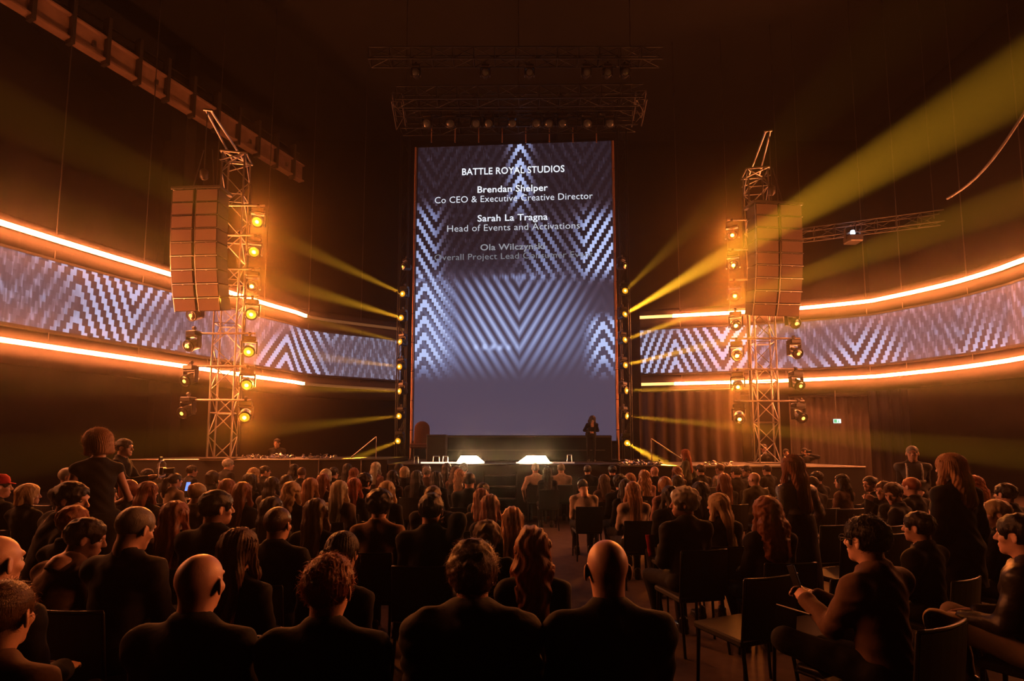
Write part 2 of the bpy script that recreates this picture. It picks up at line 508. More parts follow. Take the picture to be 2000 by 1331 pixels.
# glaring floor lights
M_FLOOD = glow('flood_face', (1.0, 0.60, 0.30, 1), 130.0)
def flood(px0, px1, lab, s):
    a, b = at_y(px0, 892, 13.35), at_y(px1, 892, 13.35)
    w = b.x - a.x
    r = empty('floor_light', ((a.x + b.x) / 2, 13.35, DZ_C), 0, lab, 'floor light', 'glaring floor lights on the main deck')
    m = MB()
    m.add([(-w / 2, 0, 0.02), (w / 2, 0, 0.02), (w / 2 * (0.72 if s > 0 else 0.45), 0.05, 0.17), (-w / 2 * (0.45 if s > 0 else 0.72), 0.05, 0.17)], [(0, 1, 2, 3)])
    m.build('light_face', M_FLOOD, r)
    k0, k1 = (0.45, 0.72) if s > 0 else (0.72, 0.45)
    m = MB(); m.add([(-w / 2 - 0.01, 0.015, 0.0), (w / 2 + 0.01, 0.015, 0.0), (w / 2 * k1 + 0.01, 0.065, 0.18), (-w / 2 * k0 - 0.01, 0.065, 0.18), (-w / 2 - 0.01, 0.2, 0.0), (w / 2 + 0.01, 0.2, 0.0), (w / 2 * k1 + 0.01, 0.2, 0.18), (-w / 2 * k0 - 0.01, 0.2, 0.18)],
        [(0, 1, 2, 3), (5, 4, 7, 6), (0, 3, 7, 4), (1, 5, 6, 2), (3, 2, 6, 7), (0, 4, 5, 1)])
    m.build('back_shell', M_BLACK, r)
    MB().bbox((0, 0.12, 0.03), (w * 1.02, 0.2, 0.05), 0.01).build('housing', M_BLACK, r)
    for sx in (-1, 1):
        MB().box((sx * w * 0.36, 0.19, 0.08), (0.03, 0.05, 0.14)).build('bracket', M_BLACK, r)
flood(892, 946, 'wide glaring floor light on the deck beside the slim frames', -1)
flood(1012, 1074, 'wide glaring floor light on the deck nearer the bending performer', 1)

# warm LED edge strips along the deck front, with the gap of the centre steps
M_EDGE = glow('edge_led', (1.0, 0.62, 0.40, 1), 1.7)
M_EDGE_DIM = glow('edge_led_dim', (1.0, 0.5, 0.3, 1), 0.35)
for nm, segs in (('next to the slim frames', [(822, 946, M_EDGE)]), ('next to the bending performer', [(1008, 1078, M_EDGE), (1080, 1122, M_EDGE_DIM)])):
    r = empty('edge_light', (0, 0, 0), 0, 'thin warm LED strip along the main deck edge ' + nm, 'strip light', 'LED strips on the main deck edge')
    for x0, x1, mt in segs:
        a, b = at_y(x0, 903, 12.94), at_y(x1, 903, 12.94)
        MB().box(((a.x + b.x) / 2, 12.94, DZ_C + 0.02), (b.x - a.x, 0.03, 0.035)).build('led_strip', mt, r)
r = empty('stage_steps', (0, 0, 0), 0, 'black wooden steps leading up to the main deck between the edge strips', 'steps')
for i in range(4):
    MB().bbox((-0.28, 12.74 - 0.28 * (3 - i), DZ_C * (i + 1) / 5 - 0.02), (0.72, 0.3, 0.04), 0.008).build('tread', M_SKIRT, r)
for sx in (-1, 1):
    MB().add([(-0.28 + sx * 0.37, 12.88, 0), (-0.28 + sx * 0.37, 11.85, 0), (-0.28 + sx * 0.37, 12.88, DZ_C * 0.85), (-0.28 + sx * 0.40, 12.88, 0), (-0.28 + sx * 0.40, 11.85, 0), (-0.28 + sx * 0.40, 12.88, DZ_C * 0.85)], [(0, 1, 2), (5, 4, 3), (0, 3, 4, 1), (1, 4, 5, 2), (2, 5, 3, 0)]).build('stringer', M_SKIRT, r)

# ================================================================== TALL SCREEN
SL, SR = 16.75, 16.35
bl, br = at_y(807, 861, SL), at_y(1201, 862, SR)
tl, tr = at_y(817, 288, SL), at_y(1196, 276, SR)
sz0, sz1 = (bl.z + br.z) / 2, (tl.z + tr.z) / 2
SA, SB = Vector((bl.x + (tl.x - bl.x) * .5, SL)), Vector((br.x + (tr.x - br.x) * .5, SR))
SW, SH = (SB - SA).length, sz1 - sz0
S_ANG = math.atan2(SB.y - SA.y, SB.x - SA.x)
screen = empty('video_screen', ((SA.x + SB.x) / 2, (SA.y + SB.y) / 2, sz0), S_ANG, 'tall portrait video screen showing rolling credits above the main deck', 'screen')
def screen_material():
    m, nt, b = mat_new('screen_credits_background')
    b.inputs['Base Color'].default_value = (0.01, 0.01, 0.012, 1); b.inputs['Roughness'].default_value = 0.45
    uv = nt.nodes.new('ShaderNodeUVMap'); uv.uv_map = 'UVMap'
    sp = nt.nodes.new('ShaderNodeSeparateXYZ'); nt.links.new(uv.outputs[0], sp.inputs[0])
    u, v = E(nt, sp.outputs[0]), E(nt, sp.outputs[1])        # 390 x 577 units, v downwards
    qu = ((u / 4.6).floor()) * 4.6
    b1 = 36.0
    def mx(x, k): return (x - k).max(0.0) * 2.0
    z_up = qu * -1.0 + mx(qu, b1) - mx(qu, 206.0) + mx(qu, 331.0)
    z_lo = qu - mx(qu, 16.0) + mx(qu, 206.0) - mx(qu, 366.0)
    z_bl = u - mx(u, 16.0) + mx(u, 206.0) - mx(u, 366.0)
    s_up = ((v + z_up * 1.6) / 32.0).fract().gt(0.55)
    s_lo = ((v + z_lo * 1.6 + 8.0) / 32.0).fract().gt(0.52)
    s_bl = ((v + z_bl * 1.6 + 8.0) * (2 * math.pi / 32.0)).sin() * 0.5 + 0.5
    # where the graphic is bright
    def bump(x, c, w): return ((x - c).abs()).smooth(w, 0.0)
    a_up = bump(u, 208.0, 42.0) * v.smooth(170.0, 90.0) * 0.9 \
        + u.smooth(292.0, 350.0) * v.smooth(110.0, 170.0) * 0.95 \
        + u.smooth(75.0, 20.0) * v.smooth(95.0, 150.0) * 0.75 \
        + bump(u, 255.0, 80.0) * v.smooth(110.0, 200.0) * 0.55 + 0.04
    side = u.smooth(95.0, 30.0) + u.smooth(322.0, 362.0) * v.smooth(330.0, 365.0)
    a_lo = side.min(1.0) * v.smooth(470.0, 400.0) * 0.8
    cen = bump(u, 150.0, 210.0) * v.smooth(470.0, 380.0) * 0.62 + bump(u, 290.0, 110.0) * v.smooth(455.0, 340.0) * 0.3
    t = v.smooth(240.0, 290.0)
    dots = bump(u, 155.0, 62.0) * bump(v, 401.0, 9.0) * (((u * (2 * math.pi / 16.6)).sin() * 0.5 + 0.5)) * 0.55
    ghost = bump(u, 195.0, 80.0) * bump(v, 265.0, 10.0) * (((u * 0.31).sin() * (u * 0.83).sin()) * 0.5 + 0.5) * 0.42
    # falling vertical ticks
    nz = nt.nodes.new('ShaderNodeTexNoise'); nz.inputs['Scale'].default_value = 1.0; nz.inputs['Detail'].default_value = 0
    cb = nt.nodes.new('ShaderNodeCombineXYZ'); nt.links.new((u * 0.45).s, cb.inputs[0]); nt.links.new((v * 0.06).s, cb.inputs[1]); nt.links.new(cb.outputs[0], nz.inputs[0])
    tick = E(nt, nz.outputs['Fac']).smooth(0.66, 0.78) * v.smooth(330.0, 240.0) * 0.14
    val = (t * -1.0 + 1.0) * (s_up * a_up) + t * (s_lo * a_lo + s_bl * cen) + v.smooth(180.0, 420.0) * 0.30 + tick + dots + ghost + 0.03
    cr = nt.nodes.new('ShaderNodeValToRGB')
    e = cr.color_ramp.elements
    e[0].position = 0.0; e[0].color = srgb(24, 12, 13)
    e[1].position = 1.0; e[1].color = srgb(186, 200, 246)
    k = cr.color_ramp.elements.new(0.33); k.color = srgb(76, 66, 84)
    k = cr.color_ramp.elements.new(0.68); k.color = srgb(128, 134, 176)
    nt.links.new(val.s, cr.inputs[0]); nt.links.new(cr.outputs[0], b.inputs['Emission Color'])
    b.inputs['Emission Strength'].default_value = 0.9
    return m
m = MB()
m.add([(-SW / 2, 0, 0), (SW / 2, 0, 0), (SW / 2, 0, SH), (-SW / 2, 0, SH), (-SW / 2, 0.12, 0), (SW / 2, 0.12, 0), (SW / 2, 0.12, SH), (-SW / 2, 0.12, SH)],
      [(0, 1, 2, 3), (5, 4, 7, 6), (4, 0, 3, 7), (1, 5, 6, 2), (3, 2, 6, 7), (4, 5, 1, 0)])
me = m.mesh('display_panel')
uvl = me.uv_layers.new(name='UVMap')
for lp in me.loops:
    c = me.vertices[lp.vertex_index].co
    uvl.data[lp.index].uv = ((c.x / SW + 0.5) * 390.0, (1 - c.z / SH) * 577.0)
link_mesh('display_panel', me, screen_material(), screen)
for s in (-1, 1):
    MB().box((s * (SW / 2 + 0.03), 0.05, SH / 2), (0.06, 0.16, SH + 0.08)).build('side_frame', M_BLACK, screen)
MB().box((0, 0.05, -0.04), (SW + 0.1, 0.16, 0.08)).build('bottom_frame', M_BLACK, screen)
MB().box((0, 0.05, SH + 0.04), (SW + 0.1, 0.16, 0.08)).build('top_frame', M_BLACK, screen)
def credit(txt, xc, yc, wpx, cap, bold, bright, nm='credit_line'):
    cu = bpy.data.curves.new('credit_text', 'FONT')
    cu.body = txt; cu.size = 1.0; cu.align_x = 'CENTER'; cu.offset = 0.012 if bold else -0.004
    cu.resolution_u = 3; cu.space_character = 1.03
    w = 0; words = txt.split(' ')
    for i, ch in enumerate(txt):
        if ch == ' ': w += 1
        cu.body_format[i].material_index = w
    for i in words: cu.materials.append(None)
    o = bpy.data.objects.new('tmp', cu); COL.objects.link(o)
    dg = bpy.context.evaluated_depsgraph_get()
    me = bpy.data.meshes.new_from_object(o.evaluated_get(dg))
    bpy.data.objects.remove(o)
    xs = [v.co.x for v in me.vertices]
    w0 = max(xs) - min(xs); xm = (max(xs) + min(xs)) / 2
    k = (wpx / 390.0 * SW) / w0
    kz = cap / 577.0 * SH / 0.70
    ux = ((xc - 809.0) / 390.0 - 0.5) * SW
    uz = (1 - (yc - 283.0) / 577.0) * SH
    mt = glow('credit_glow_%d' % int(bright * 100), (0.86, 0.90, 1.0, 1), bright)
    for wi in range(len(words)):
        vmap = {}; vs = []; fs = []
        for p in me.polygons:
            if p.material_index != wi: continue
            f = []
            for vi in p.vertices:
                if vi not in vmap:
                    c = me.vertices[vi].co
                    vmap[vi] = len(vs); vs.append(((c.x - xm) * k + ux, -0.012, c.y * kz + uz - 0.35 * kz))
                f.append(vmap[vi])
            fs.append(f)
        if not vs: continue
        m2 = bpy.data.meshes.new('credit_word'); m2.from_pydata(vs, [], fs)
        link_mesh('credit_word', m2, mt, screen)
credit('BATTLE ROYAL STUDIOS', 1003, 336, 206, 13.5, True, 1.0)
credit('Brendan Shelper', 1002, 373, 141, 13, True, 1.0)
credit('Co CEO & Executive Creative Director', 1003, 392, 316, 13, False, 0.85)
credit('Sarah La Tragna', 1002, 431, 140, 13, True, 0.9)
credit('Head of Events and Activations', 1003, 450, 264, 13, False, 0.6)
credit('Ola Wilczynski', 1002, 489, 128, 12, True, 0.30)
credit('Overall Project Lead Consumer Event', 1003, 507, 314, 12, False, 0.22)

# lit vertical poles beside the screen
M_POLE = pbr('copper_pole', (0.62, 0.36, 0.26, 1), 0.4, 0.6, noise=0.15, nscale=5)
for (xt, yt, xb, yb, dep, lab) in ((815, 288, 800, 866, 16.2, 'slim upright pole along the screen edge on the cameraman side'), (1197, 275, 1207, 866, 15.8, 'slim upright pole along the screen edge on the exit sign side')):
    b_, t_ = at_y(xb, yb, dep), at_y(xt, yt, dep)
    x = (b_.x + t_.x) / 2
    r = empty('edge_pole', (x, dep, DZ_C), 0, lab, 'pole', 'slim poles beside the tall screen')
    n = 11; hh = t_.z - DZ_C
    for i in range(n):
        MB().tube((0, 0, hh * i / n + 0.01), (0, 0, hh * (i + 1) / n - 0.01), 0.035, n=8).build('tube_section', M_POLE, r)
    MB().box((0, 0, 0.01), (0.3, 0.3, 0.02)).build('base_plate', M_STEEL, r)

# ================================================================== TRUSS
def truss_tower(root, H, w, step=0.55, r=0.025, rb=0.013, mat=None):
    mat = mat or M_ALU
    c = [(-w / 2, -w / 2), (w / 2, -w / 2), (w / 2, w / 2), (-w / 2, w / 2)]
    for x, y in c:
        MB().tube((x, y, 0), (x, y, H), r, n=8).build('chord', mat, root)
    n = int(round(H / step)); st = H / n
    for f in range(4):
        a, b = c[f], c[(f + 1) % 4]
        for i in range(n):
            p, q = (a, b) if (i + f) % 2 else (b, a)
            MB().tube((p[0], p[1], st * i), (q[0], q[1], st * (i + 1)), rb, n=5).build('diagonal_brace', mat, root)
        for i in range(0, n + 1, 2):
            MB().tube((a[0], a[1], st * i), (b[0], b[1], st * i), rb, n=5).build('cross_brace', mat, root)
def truss_beam(root, a, b, w, step=0.6, mat=None, r=0.022, rb=0.011):
    """square truss between two points: four chords, bracing joined per bay"""
    mat = mat or M_STEEL
    a, b = Vector(a), Vector(b)
    d = (b - a).normalized(); s = d.cross(Vector((0, 0, 1))).normalized(); u = s.cross(d)
    c = [(s * i + u * j) * (w / 2) for i, j in ((-1, -1), (1, -1), (1, 1), (-1, 1))]
    L = (b - a).length; n = max(1, int(round(L / step)))
    for k in c: MB().tube(a + k, b + k, r, n=6).build('chord', mat, root)
    for i in range(n):
        m = MB()
        for f in range(4):
            p, q = c[f], c[(f + 1) % 4]
            if i % 2: p, q = q, p
            m.tube(a + d * (L * i / n) + p, a + d * (L * (i + 1) / n) + q, rb, n=4)
            m.tube(a + d * (L * i / n) + p, a + d * (L * i / n) + q, rb, n=4)
        m.build('bracing', mat, root)

# ================================================================== MOVING HEAD LIGHTS
M_LENS_ON = glow('amber_lens', (1.0, 0.50, 0.03, 1), 22.0)
M_LENS_GLOW = glow('amber_lens_wide', (1.0, 0.36, 0.012, 1), 1.0)
M_LENS_LOW = glow('amber_lens_dim', (1.0, 0.55, 0.06, 1), 3.2)
M_LENS_RING = pbr('lens_ring', (0.3, 0.27, 0.24, 1), 0.22, 0.9)
M_LENS_OFF = pbr('glass_lens', (0.10, 0.11, 0.12, 1), 0.12, 0.0, spec=1.0)
M_FIX = pbr('fixture_black', (0.035, 0.032, 0.03, 1), 0.3, 0.2, noise=0.2, nscale=20)
def head_meshes():
    d = {}
    m = MB(); m.bbox((0, 0, -0.06), (0.30, 0.22, 0.12), 0.02); d['base'] = m.mesh('base')
    m = MB(); m.box((0, 0, 0.03), (0.05, 0.05, 0.07)); m.tube((-0.03, 0, 0.07), (0.03, 0, 0.07), 0.045, n=8); d['clamp'] = m.mesh('clamp')
    m = MB()
    for s in (-1, 1):
        m.bbox((s * 0.165, 0, -0.27), (0.035, 0.12, 0.30), 0.012)
    m.bbox((0, 0, -0.135), (0.36, 0.13, 0.035), 0.012); d['yoke'] = m.mesh('yoke')
    m = MB(); m.lathe([(0.07, -0.17), (0.115, -0.15), (0.13, -0.08), (0.13, 0.10), (0.145, 0.13), (0.145, 0.17), (0.125, 0.17), (0.12, 0.16)], 16); d['head'] = m.mesh('head')
    m = MB(); m.lathe([(0.0001, 0.185), (0.05, 0.182), (0.09, 0.170), (0.118, 0.155)], 16); d['lens'] = m.mesh('lens')
    m = MB(); m.lathe([(0.0001, 0.200), (0.028, 0.198), (0.042, 0.190), (0.044, 0.178)], 12); d['lens_small'] = m.mesh('lamp_core')
    return d
HM = head_meshes()
def moving_head(loc, aim, label, group, lens='low', scale=1.0, beam=None, bcol=(1.0, 0.50, 0.025), blend=0.5):
    """hangs from loc; the head points along aim"""
    aim = Vector(aim).normalized()
    az = math.atan2(aim.y, aim.x) + math.pi / 2          # yoke faces the aim
    r = empty('moving_head_light', loc, az, label, 'stage light', group)
    r.scale = (scale,) * 3
    link_mesh('base', HM['base'], M_FIX, r); link_mesh('clamp', HM['clamp'], M_STEEL, r); link_mesh('yoke', HM['yoke'], M_FIX, r)
    tilt = math.atan2(-aim.z, math.hypot(aim.x, aim.y))    # downward angle
    M = Matrix.Translation((0, 0, -0.33)) @ Matrix.Rotation(math.pi / 2 + tilt, 4, 'X')
    h = link_mesh('head', HM['head'], M_FIX, r, M)
    if lens == 'unlit':
        link_mesh('lens', HM['lens'], M_LENS_OFF, h)
    else:
        link_mesh('lens', HM['lens'], M_LENS_GLOW if lens == 'on' else M_LENS_RING, h)
        link_mesh('lamp_core', HM['lens_small'], M_LENS_LOW if lens == 'low' else M_LENS_ON, h)
    if beam:
        power, angle = beam
        ld = bpy.data.lights.new('beam', 'SPOT')
        ld.energy = power; ld.color = bcol; ld.spot_size = math.radians(angle); ld.spot_blend = blend; ld.shadow_soft_size = 0.05
        lo = bpy.data.objects.new('beam', ld); COL.objects.link(lo); lo.parent = r
        lo.matrix_local = M @ Matrix.Translation((0, 0, 0.22)) @ Matrix.Rotation(math.pi, 4, 'X')
    return r

# ------------------------------------------------------------------ speaker towers
def line_array(root, x0, ytop, cols, n, bw, bh, bd, curve, mat_f, mat_s):
    """curved hang of cabinets: each cabinet = body, grille, rigging pin"""
    for ci in range(cols):
        y, z, a = ytop[0], ytop[1], 0.0
        for i in range(n):
            M = Matrix.Translation((x0 + ci * (bw + 0.06), y, z)) @ Matrix.Rotation(a, 4, 'X')
            c = MB().bbox((0, 0, -bh / 2), (bw, bd, bh - 0.012), 0.012).build('cabinet', mat_s, root, M)
            MB().box((0, -bd / 2 - 0.006, -bh / 2), (bw - 0.03, 0.012, bh - 0.045)).build('grille', mat_f, c)
            MB().tube((0, -bd / 2 - 0.02, -0.006), (0, -bd / 2 + 0.05, -0.006), 0.014, n=6).build('rigging_pin', M_ALU, c)
            MB().box((0, -bd / 2 - 0.008, 0.0), (bw + 0.02, 0.012, 0.012)).build('seam_bar', M_ALU, c)
            if ci == 0 or True:
                MB().box((-bw / 2 - 0.006, -bd / 2 + 0.01, -bh / 2), (0.012, 0.03, bh * 0.98)).build('side_rail', M_ALU, c)
            y += math.sin(a) * bh; z -= math.cos(a) * bh
            a += curve * (0.25 + i / n * 1.5)
M_GRILLE = pbr('speaker_grille', (0.22, 0.14, 0.11, 1), 0.6, 0.3, noise=0.3, nscale=120, bump=0.3, bscale=300)
M_CAB = pbr('speaker_cabinet', (0.02, 0.018, 0.017, 1), 0.5)
def tower(px_b, px_t, y_top, Y, dz, label, anchor, px_arr0, px_arr1, y_arr_t, y_arr_b, fix, pipes, arr_rot):
    b, t = at_y(px_b, 895, Y), at_y(px_t, y_top, Y)
    x = b.x * .5 + t.x * .5
    H = t.z - dz
    r = empty('truss_tower', (x, Y, dz), math.radians(12 if x < 0 else -10), label, 'truss tower', 'truss towers with speakers')
    truss_tower(r, H, 0.52)
    MB().box((0, 0, 0.01), (0.9, 0.9, 0.02)).build('base_plate', M_STEEL, r)
    hd = empty('tmp', (0, 0, 0)); bpy.data.objects.remove(hd)
    hf = 0.30
    for ax_ in (0, 1):
        for sg in (-1, 1):
            q = [0, 0]; q[1 - ax_] = sg * hf
            e0 = [q[0], q[1]]; e1 = [q[0], q[1]]; e0[ax_] -= hf; e1[ax_] += hf
            MB().tube((e0[0], e0[1], H - 0.03), (e1[0], e1[1], H - 0.03), 0.03, n=6).build('head_frame_bar', M_ALU, r)
            MB().tube((e0[0], e0[1], H - 0.28), (e1[0], e1[1], H - 0.03), 0.018, n=6).build('head_frame_brace', M_ALU, r)
    MB().tube((-hf, -hf, H - 0.03), (hf, hf, H - 0.03), 0.025, n=6).build('head_frame_bar', M_ALU, r)
    MB().tube((-hf, hf, H - 0.03), (hf, -hf, H - 0.03), 0.025, n=6).build('head_frame_bar', M_ALU, r)
    # lifting arm on top, reaching out over the speaker array
    s = -1 if x < 0 else 1
    ac = (at_y(px_arr0, y_arr_t, Y - 1.3).x + at_y(px_arr1, y_arr_t, Y - 1.3).x) / 2
    tip = Matrix.Rotation(-math.radians(12 if x < 0 else -10), 4, 'Z') @ Vector((ac - x, -1.25, 0))
    for o_ in (-0.14, 0.14):
        MB().tube((o_, 0.1, H - 0.03), (tip.x + o_ * 0.4, tip.y, H + 0.45), 0.03, n=6).build('lifting_arm', M_ALU, r)
    MB().tube((tip.x - 0.1, tip.y, H + 0.45), (tip.x + 0.1, tip.y, H + 0.45), 0.03, n=6).build('arm_head', M_ALU, r)
    # multicore cable down the tower side
    for k in range(3):
        MB().path([(0.33 * -s, 0.1 + 0.03 * k, H * (1 - i / 12) * 0.9 + 0.1) for i in range(13)] , 0.03, 6).build('cable', M_BLACK, r)
    for i, (py, xl, xr) in enumerate(pipes):
        a, c = at_y(xl, py, Y - 0.32), at_y(xr, py, Y - 0.32)
        z = (a.z + c.z) / 2
        p = MB().tube((a.x, Y - 0.34, z), (c.x, Y - 0.34, z), 0.026, n=8).build('crossbar', M_ALU, r)
        p.matrix_parent_inverse = r.matrix_basis.inverted()
    # hung loudspeakers: a thing of their own
    a, c = at_y(px_arr0, y_arr_t, Y - 1.3), at_y(px_arr1, y_arr_t, Y - 1.3)
    zb = at_y(px_arr0, y_arr_b, Y - 1.3).z
    W = c.x - a.x; n = 9; bw = (W - 0.06) / 2; bh = (a.z - zb) / n * 1.01
    sp = empty('speaker_array', ((a.x + c.x) / 2, Y - 1.05, 0), math.radians(arr_rot), 'black double line array of stacked speaker cabinets hung from the tower ' + anchor, 'loudspeaker', 'hung speaker arrays')
    line_array(sp, -bw / 2 - 0.03, (-0.25, a.z), 2, n, bw, bh, 0.42, 0.044, M_GRILLE, M_CAB)
    MB().bbox((0, -0.22, a.z + 0.05), (W + 0.1, 0.5, 0.07), 0.01).build('flying_frame', M_STEEL, sp)
    for sx in (-1, 1):
        MB().tube((sx * W * 0.25, -0.2, a.z + 0.08), (sx * W * 0.1, -0.1, a.z + 1.15), 0.012, n=5).build('hoist_chain', M_STEEL, sp)
    MB().lathe([(0.03, 0), (0.09, 0.05), (0.09, 0.22), (0.04, 0.26)], 10, Matrix.Translation((0, -0.2, a.z + 0.35))).build('chain_hoist', M_STEEL, sp)
    MB().tube((0, -0.2, a.z + 0.09), (0, -0.2, t.z + 0.42), 0.012, n=5).build('hoist_chain', M_STEEL, sp)
    for i, (px, py, lens, aimx, side, no) in enumerate(fix):
        p = at_y(px, py - 24, Y - 0.36)
        moving_head(p, (aimx, -1, -0.45), f'{side} moving head light on tower {anchor}, {no} above the deck', 'moving heads on the truss towers', lens, 1.02, (TOWER_W, 60.0) if side == 'screen-facing' else None, (1.0, 0.23, 0.03), 1.0)
TOWER_W = 420.0
ORD = ['lowest', 'second', 'third', 'fourth', 'fifth', 'sixth', 'seventh']
fx = [(px, py, l, 0.40, 'screen-facing', ORD[i]) for i, (px, py, l) in enumerate([(480, 808, 'on'), (484, 746, 'on'), (488, 682, 'on'), (493, 610, 'on'), (494, 556, 'core'), (498, 490, 'on'), (504, 432, 'on')])]
fx += [(px, py, 'low', -0.25, 'outer', ORD[i]) for i, (px, py) in enumerate([(368, 800), (373, 738), (379, 671), (385, 612)])]
tower(432, 464, 306, 13.3, DZ_L, 'tall square truss tower with lights on the side wing beside the cameraman', 'beside the cameraman', 349, 441, 378, 602, fx,
      [(652, 372, 500), (716, 366, 498), (782, 360, 492), (580, 372, 506), (526, 440, 508), (460, 440, 512), (402, 440, 518)], -4)
fx = [(px, py, l, -0.40, 'screen-facing', ORD[i]) for i, (px, py, l) in enumerate([(1443, 814, 'core'), (1440, 752, 'core'), (1438, 692, 'core'), (1436, 634, 'core'), (1434, 577, 'core'), (1431, 518, 'core'), (1429, 460, 'core')])]
fx += [(px, py, 'low', 0.15, 'outer', ORD[i]) for i, (px, py) in enumerate([(1559, 812), (1554, 750), (1550, 688), (1546, 630)])]
tower(1500, 1474, 336, 14.5, DZ_R, 'tall square truss tower with lights on the side wing by the exit sign', 'by the exit sign', 1462, 1556, 406, 612, fx,
      [(662, 1428, 1562), (722, 1430, 1566), (784, 1433, 1570), (602, 1426, 1558), (547, 1424, 1500), (488, 1421, 1498), (430, 1419, 1496)], 6)

# ------------------------------------------------------------------ light columns flanking the screen
def light_column(px_b, px_t, dep, y_top, label):
    b, t = at_y(px_b, 880, dep), at_y(px_t, y_top, dep)
    x = (b.x + t.x) / 2
    r = empty('lamp_truss', (x, dep, DZ_C), 0, label, 'truss column', 'light columns flanking the screen')
    H = t.z - DZ_C
    for sx in (-1, 1):
        for sy in (-1, 1):
            MB().tube((sx * 0.13, sy * 0.13, 0), (sx * 0.13, sy * 0.13, H), 0.022, n=6).build('chord', M_BLACK, r)
    n = int(H / 0.6)
    for i in range(n):
        m = MB()
        for sy in (-1, 1):
            s = 1 if i % 2 else -1
            m.tube((-0.13 * s, 0.13 * sy, H * i / n), (0.13 * s, 0.13 * sy, H * (i + 1) / n), 0.011, n=4)
        m.build('bracing', M_BLACK, r)
    return x
light_column(783, 792, 16.62, 270, 'black light column beside the screen on the cameraman side')
light_column(1222, 1216, 16.2, 255, 'black light column beside the screen on the exit sign side')
BEAMS_L = [(786, 520, None, None, 0), (785, 573, 530, 455, 0.7), (782, 620, 540, 548, 0.8), (780, 667, 520, 604, 0.9), (779, 716, 600, 694, 0.7), (779, 764, 480, 755, 1.2), (778, 813, 600, 832, 0.5), (776, 862, 640, 918, 0.35)]
BEAMS_R = [(1222, 518, None, None, 0), (1222, 567, 1300, 492, 0.05), (1222, 613, 2000, 150, 3.4), (1222, 663, 1460, 578, 1.6), (1223, 713, 1460, 655, 1.6), (1225, 763, 1460, 757, 1.1), (1226, 813, 1460, 836, 0.9), (1226, 866, 1330, 925, 0.4)]
for lst, dep, anchor in ((BEAMS_L, 16.15, 'on the cameraman side'), (BEAMS_R, 15.75, 'on the exit sign side')):
    for i, (px, py, ex, ey, pw) in enumerate(lst[::-1]):
        p = at_y(px, py, dep)
        big = pw > 3
        if ex is None: aim = Vector((-1 if px < 1000 else 1, -1.0, -0.2))
        else: aim = at_y(ex, ey, dep - (8.5 if big else 5.2 if (px < 1000 and py < 640) else 2.4 if (px > 1000 and 740 < py < 840) else 3.5)) - p
        c = p + Vector((0, 0.06, 0.33 * 0.8)) - aim.normalized() * 0.14
        moving_head(c, aim, f'beam light beside screen {anchor}, {(ORD + ["eighth"])[i]} above deck' + (', throwing widest beam' if big else ''), 'beam lights beside the screen',
                    'low' if ex is None else 'on', 0.8, None if ex is None else ((900000 if big else 600000 if px < 1000 else 1400000) * pw, 7.0 if big else 4.6))

# ================================================================== ROOF RIG
rig = empty('lighting_rig', (0, 0, 0), 0, 'dark square truss rig hanging above the tall screen', 'truss rig')
zr1, zr2 = at_y(1000, 246, 16.2).z, at_y(1000, 190, 15.0).z
truss_beam(rig, (-3.5, 16.2, zr1), (3.9, 16.0, zr1), 0.4, mat=M_BLACK)
truss_beam(rig, (-3.4, 15.0, zr2), (3.8, 14.9, zr2), 0.4, mat=M_BLACK)
truss_beam(rig, (-3.4, 15.0, zr2), (-3.5, 16.2, zr1), 0.3)
truss_beam(rig, (3.8, 14.9, zr2), (3.9, 16.0, zr1), 0.3)
for x in (-3.2, 0.2, 3.6):
    MB().tube((x, 15.3, zr2), (x, 15.3, HZ - 0.04), 0.015, n=5).build('hoist_chain', M_STEEL, rig)
z_mid = at_y(1000, 212, 15.6).z
truss_beam(rig, (-3.4, 15.6, z_mid), (3.8, 15.6, z_mid), 0.35, mat=M_BLACK)
zf = at_y(1000, 112, 14.2).z
for i in range(8):       # drop pipes carrying the screen
    p = at_y(843 + i * 46, 268, 16.3)
    MB().tube((p.x, 16.3, p.z - 0.18), (p.x, 16.3, zr1), 0.02, n=6).build('drop_pipe', M_POLE, rig)
for i, (px, py) in enumerate([(835, 243), (880, 250), (929, 238), (955, 255), (1000, 248), (1046, 236), (1072, 232), (1098, 250), (1145, 248), (1190, 245)]):
    p = at_y(px, py - 20, 15.6); p.z = z_mid - 0.21
    moving_head(p, (0.1 * (i % 3 - 1), -1, -0.55), f'unlit light under roof rig, {["first", "second", "third", "fourth", "fifth", "sixth", "seventh", "eighth", "ninth", "tenth"][i]} from the cameraman side', 'moving heads under the roof rig', 'unlit', 0.9)
for i, (px, py) in enumerate([(948, 146), (1034, 144), (1186, 140), (1220, 165), (1145, 170), (812, 180)]):
    p = at_y(px, py - 20, 14.2); p.z = zf - 0.24
    moving_head(p, (0, -1, -0.3), f'small dark lamp on front roof truss, {["third", "fourth", "sixth", "seventh", "fifth", "second"][i]} from the cameraman side', 'lamps on the front roof truss', 'unlit', 0.8)
truss_front = empty('roof_truss', (0, 0, 0), 0, 'upper roof truss in front of the rig carrying small dark lamps', 'truss')
truss_beam(truss_front, (-4.0, 14.2, zf), (4.2, 14.2, zf), 0.35, mat=M_BLACK)

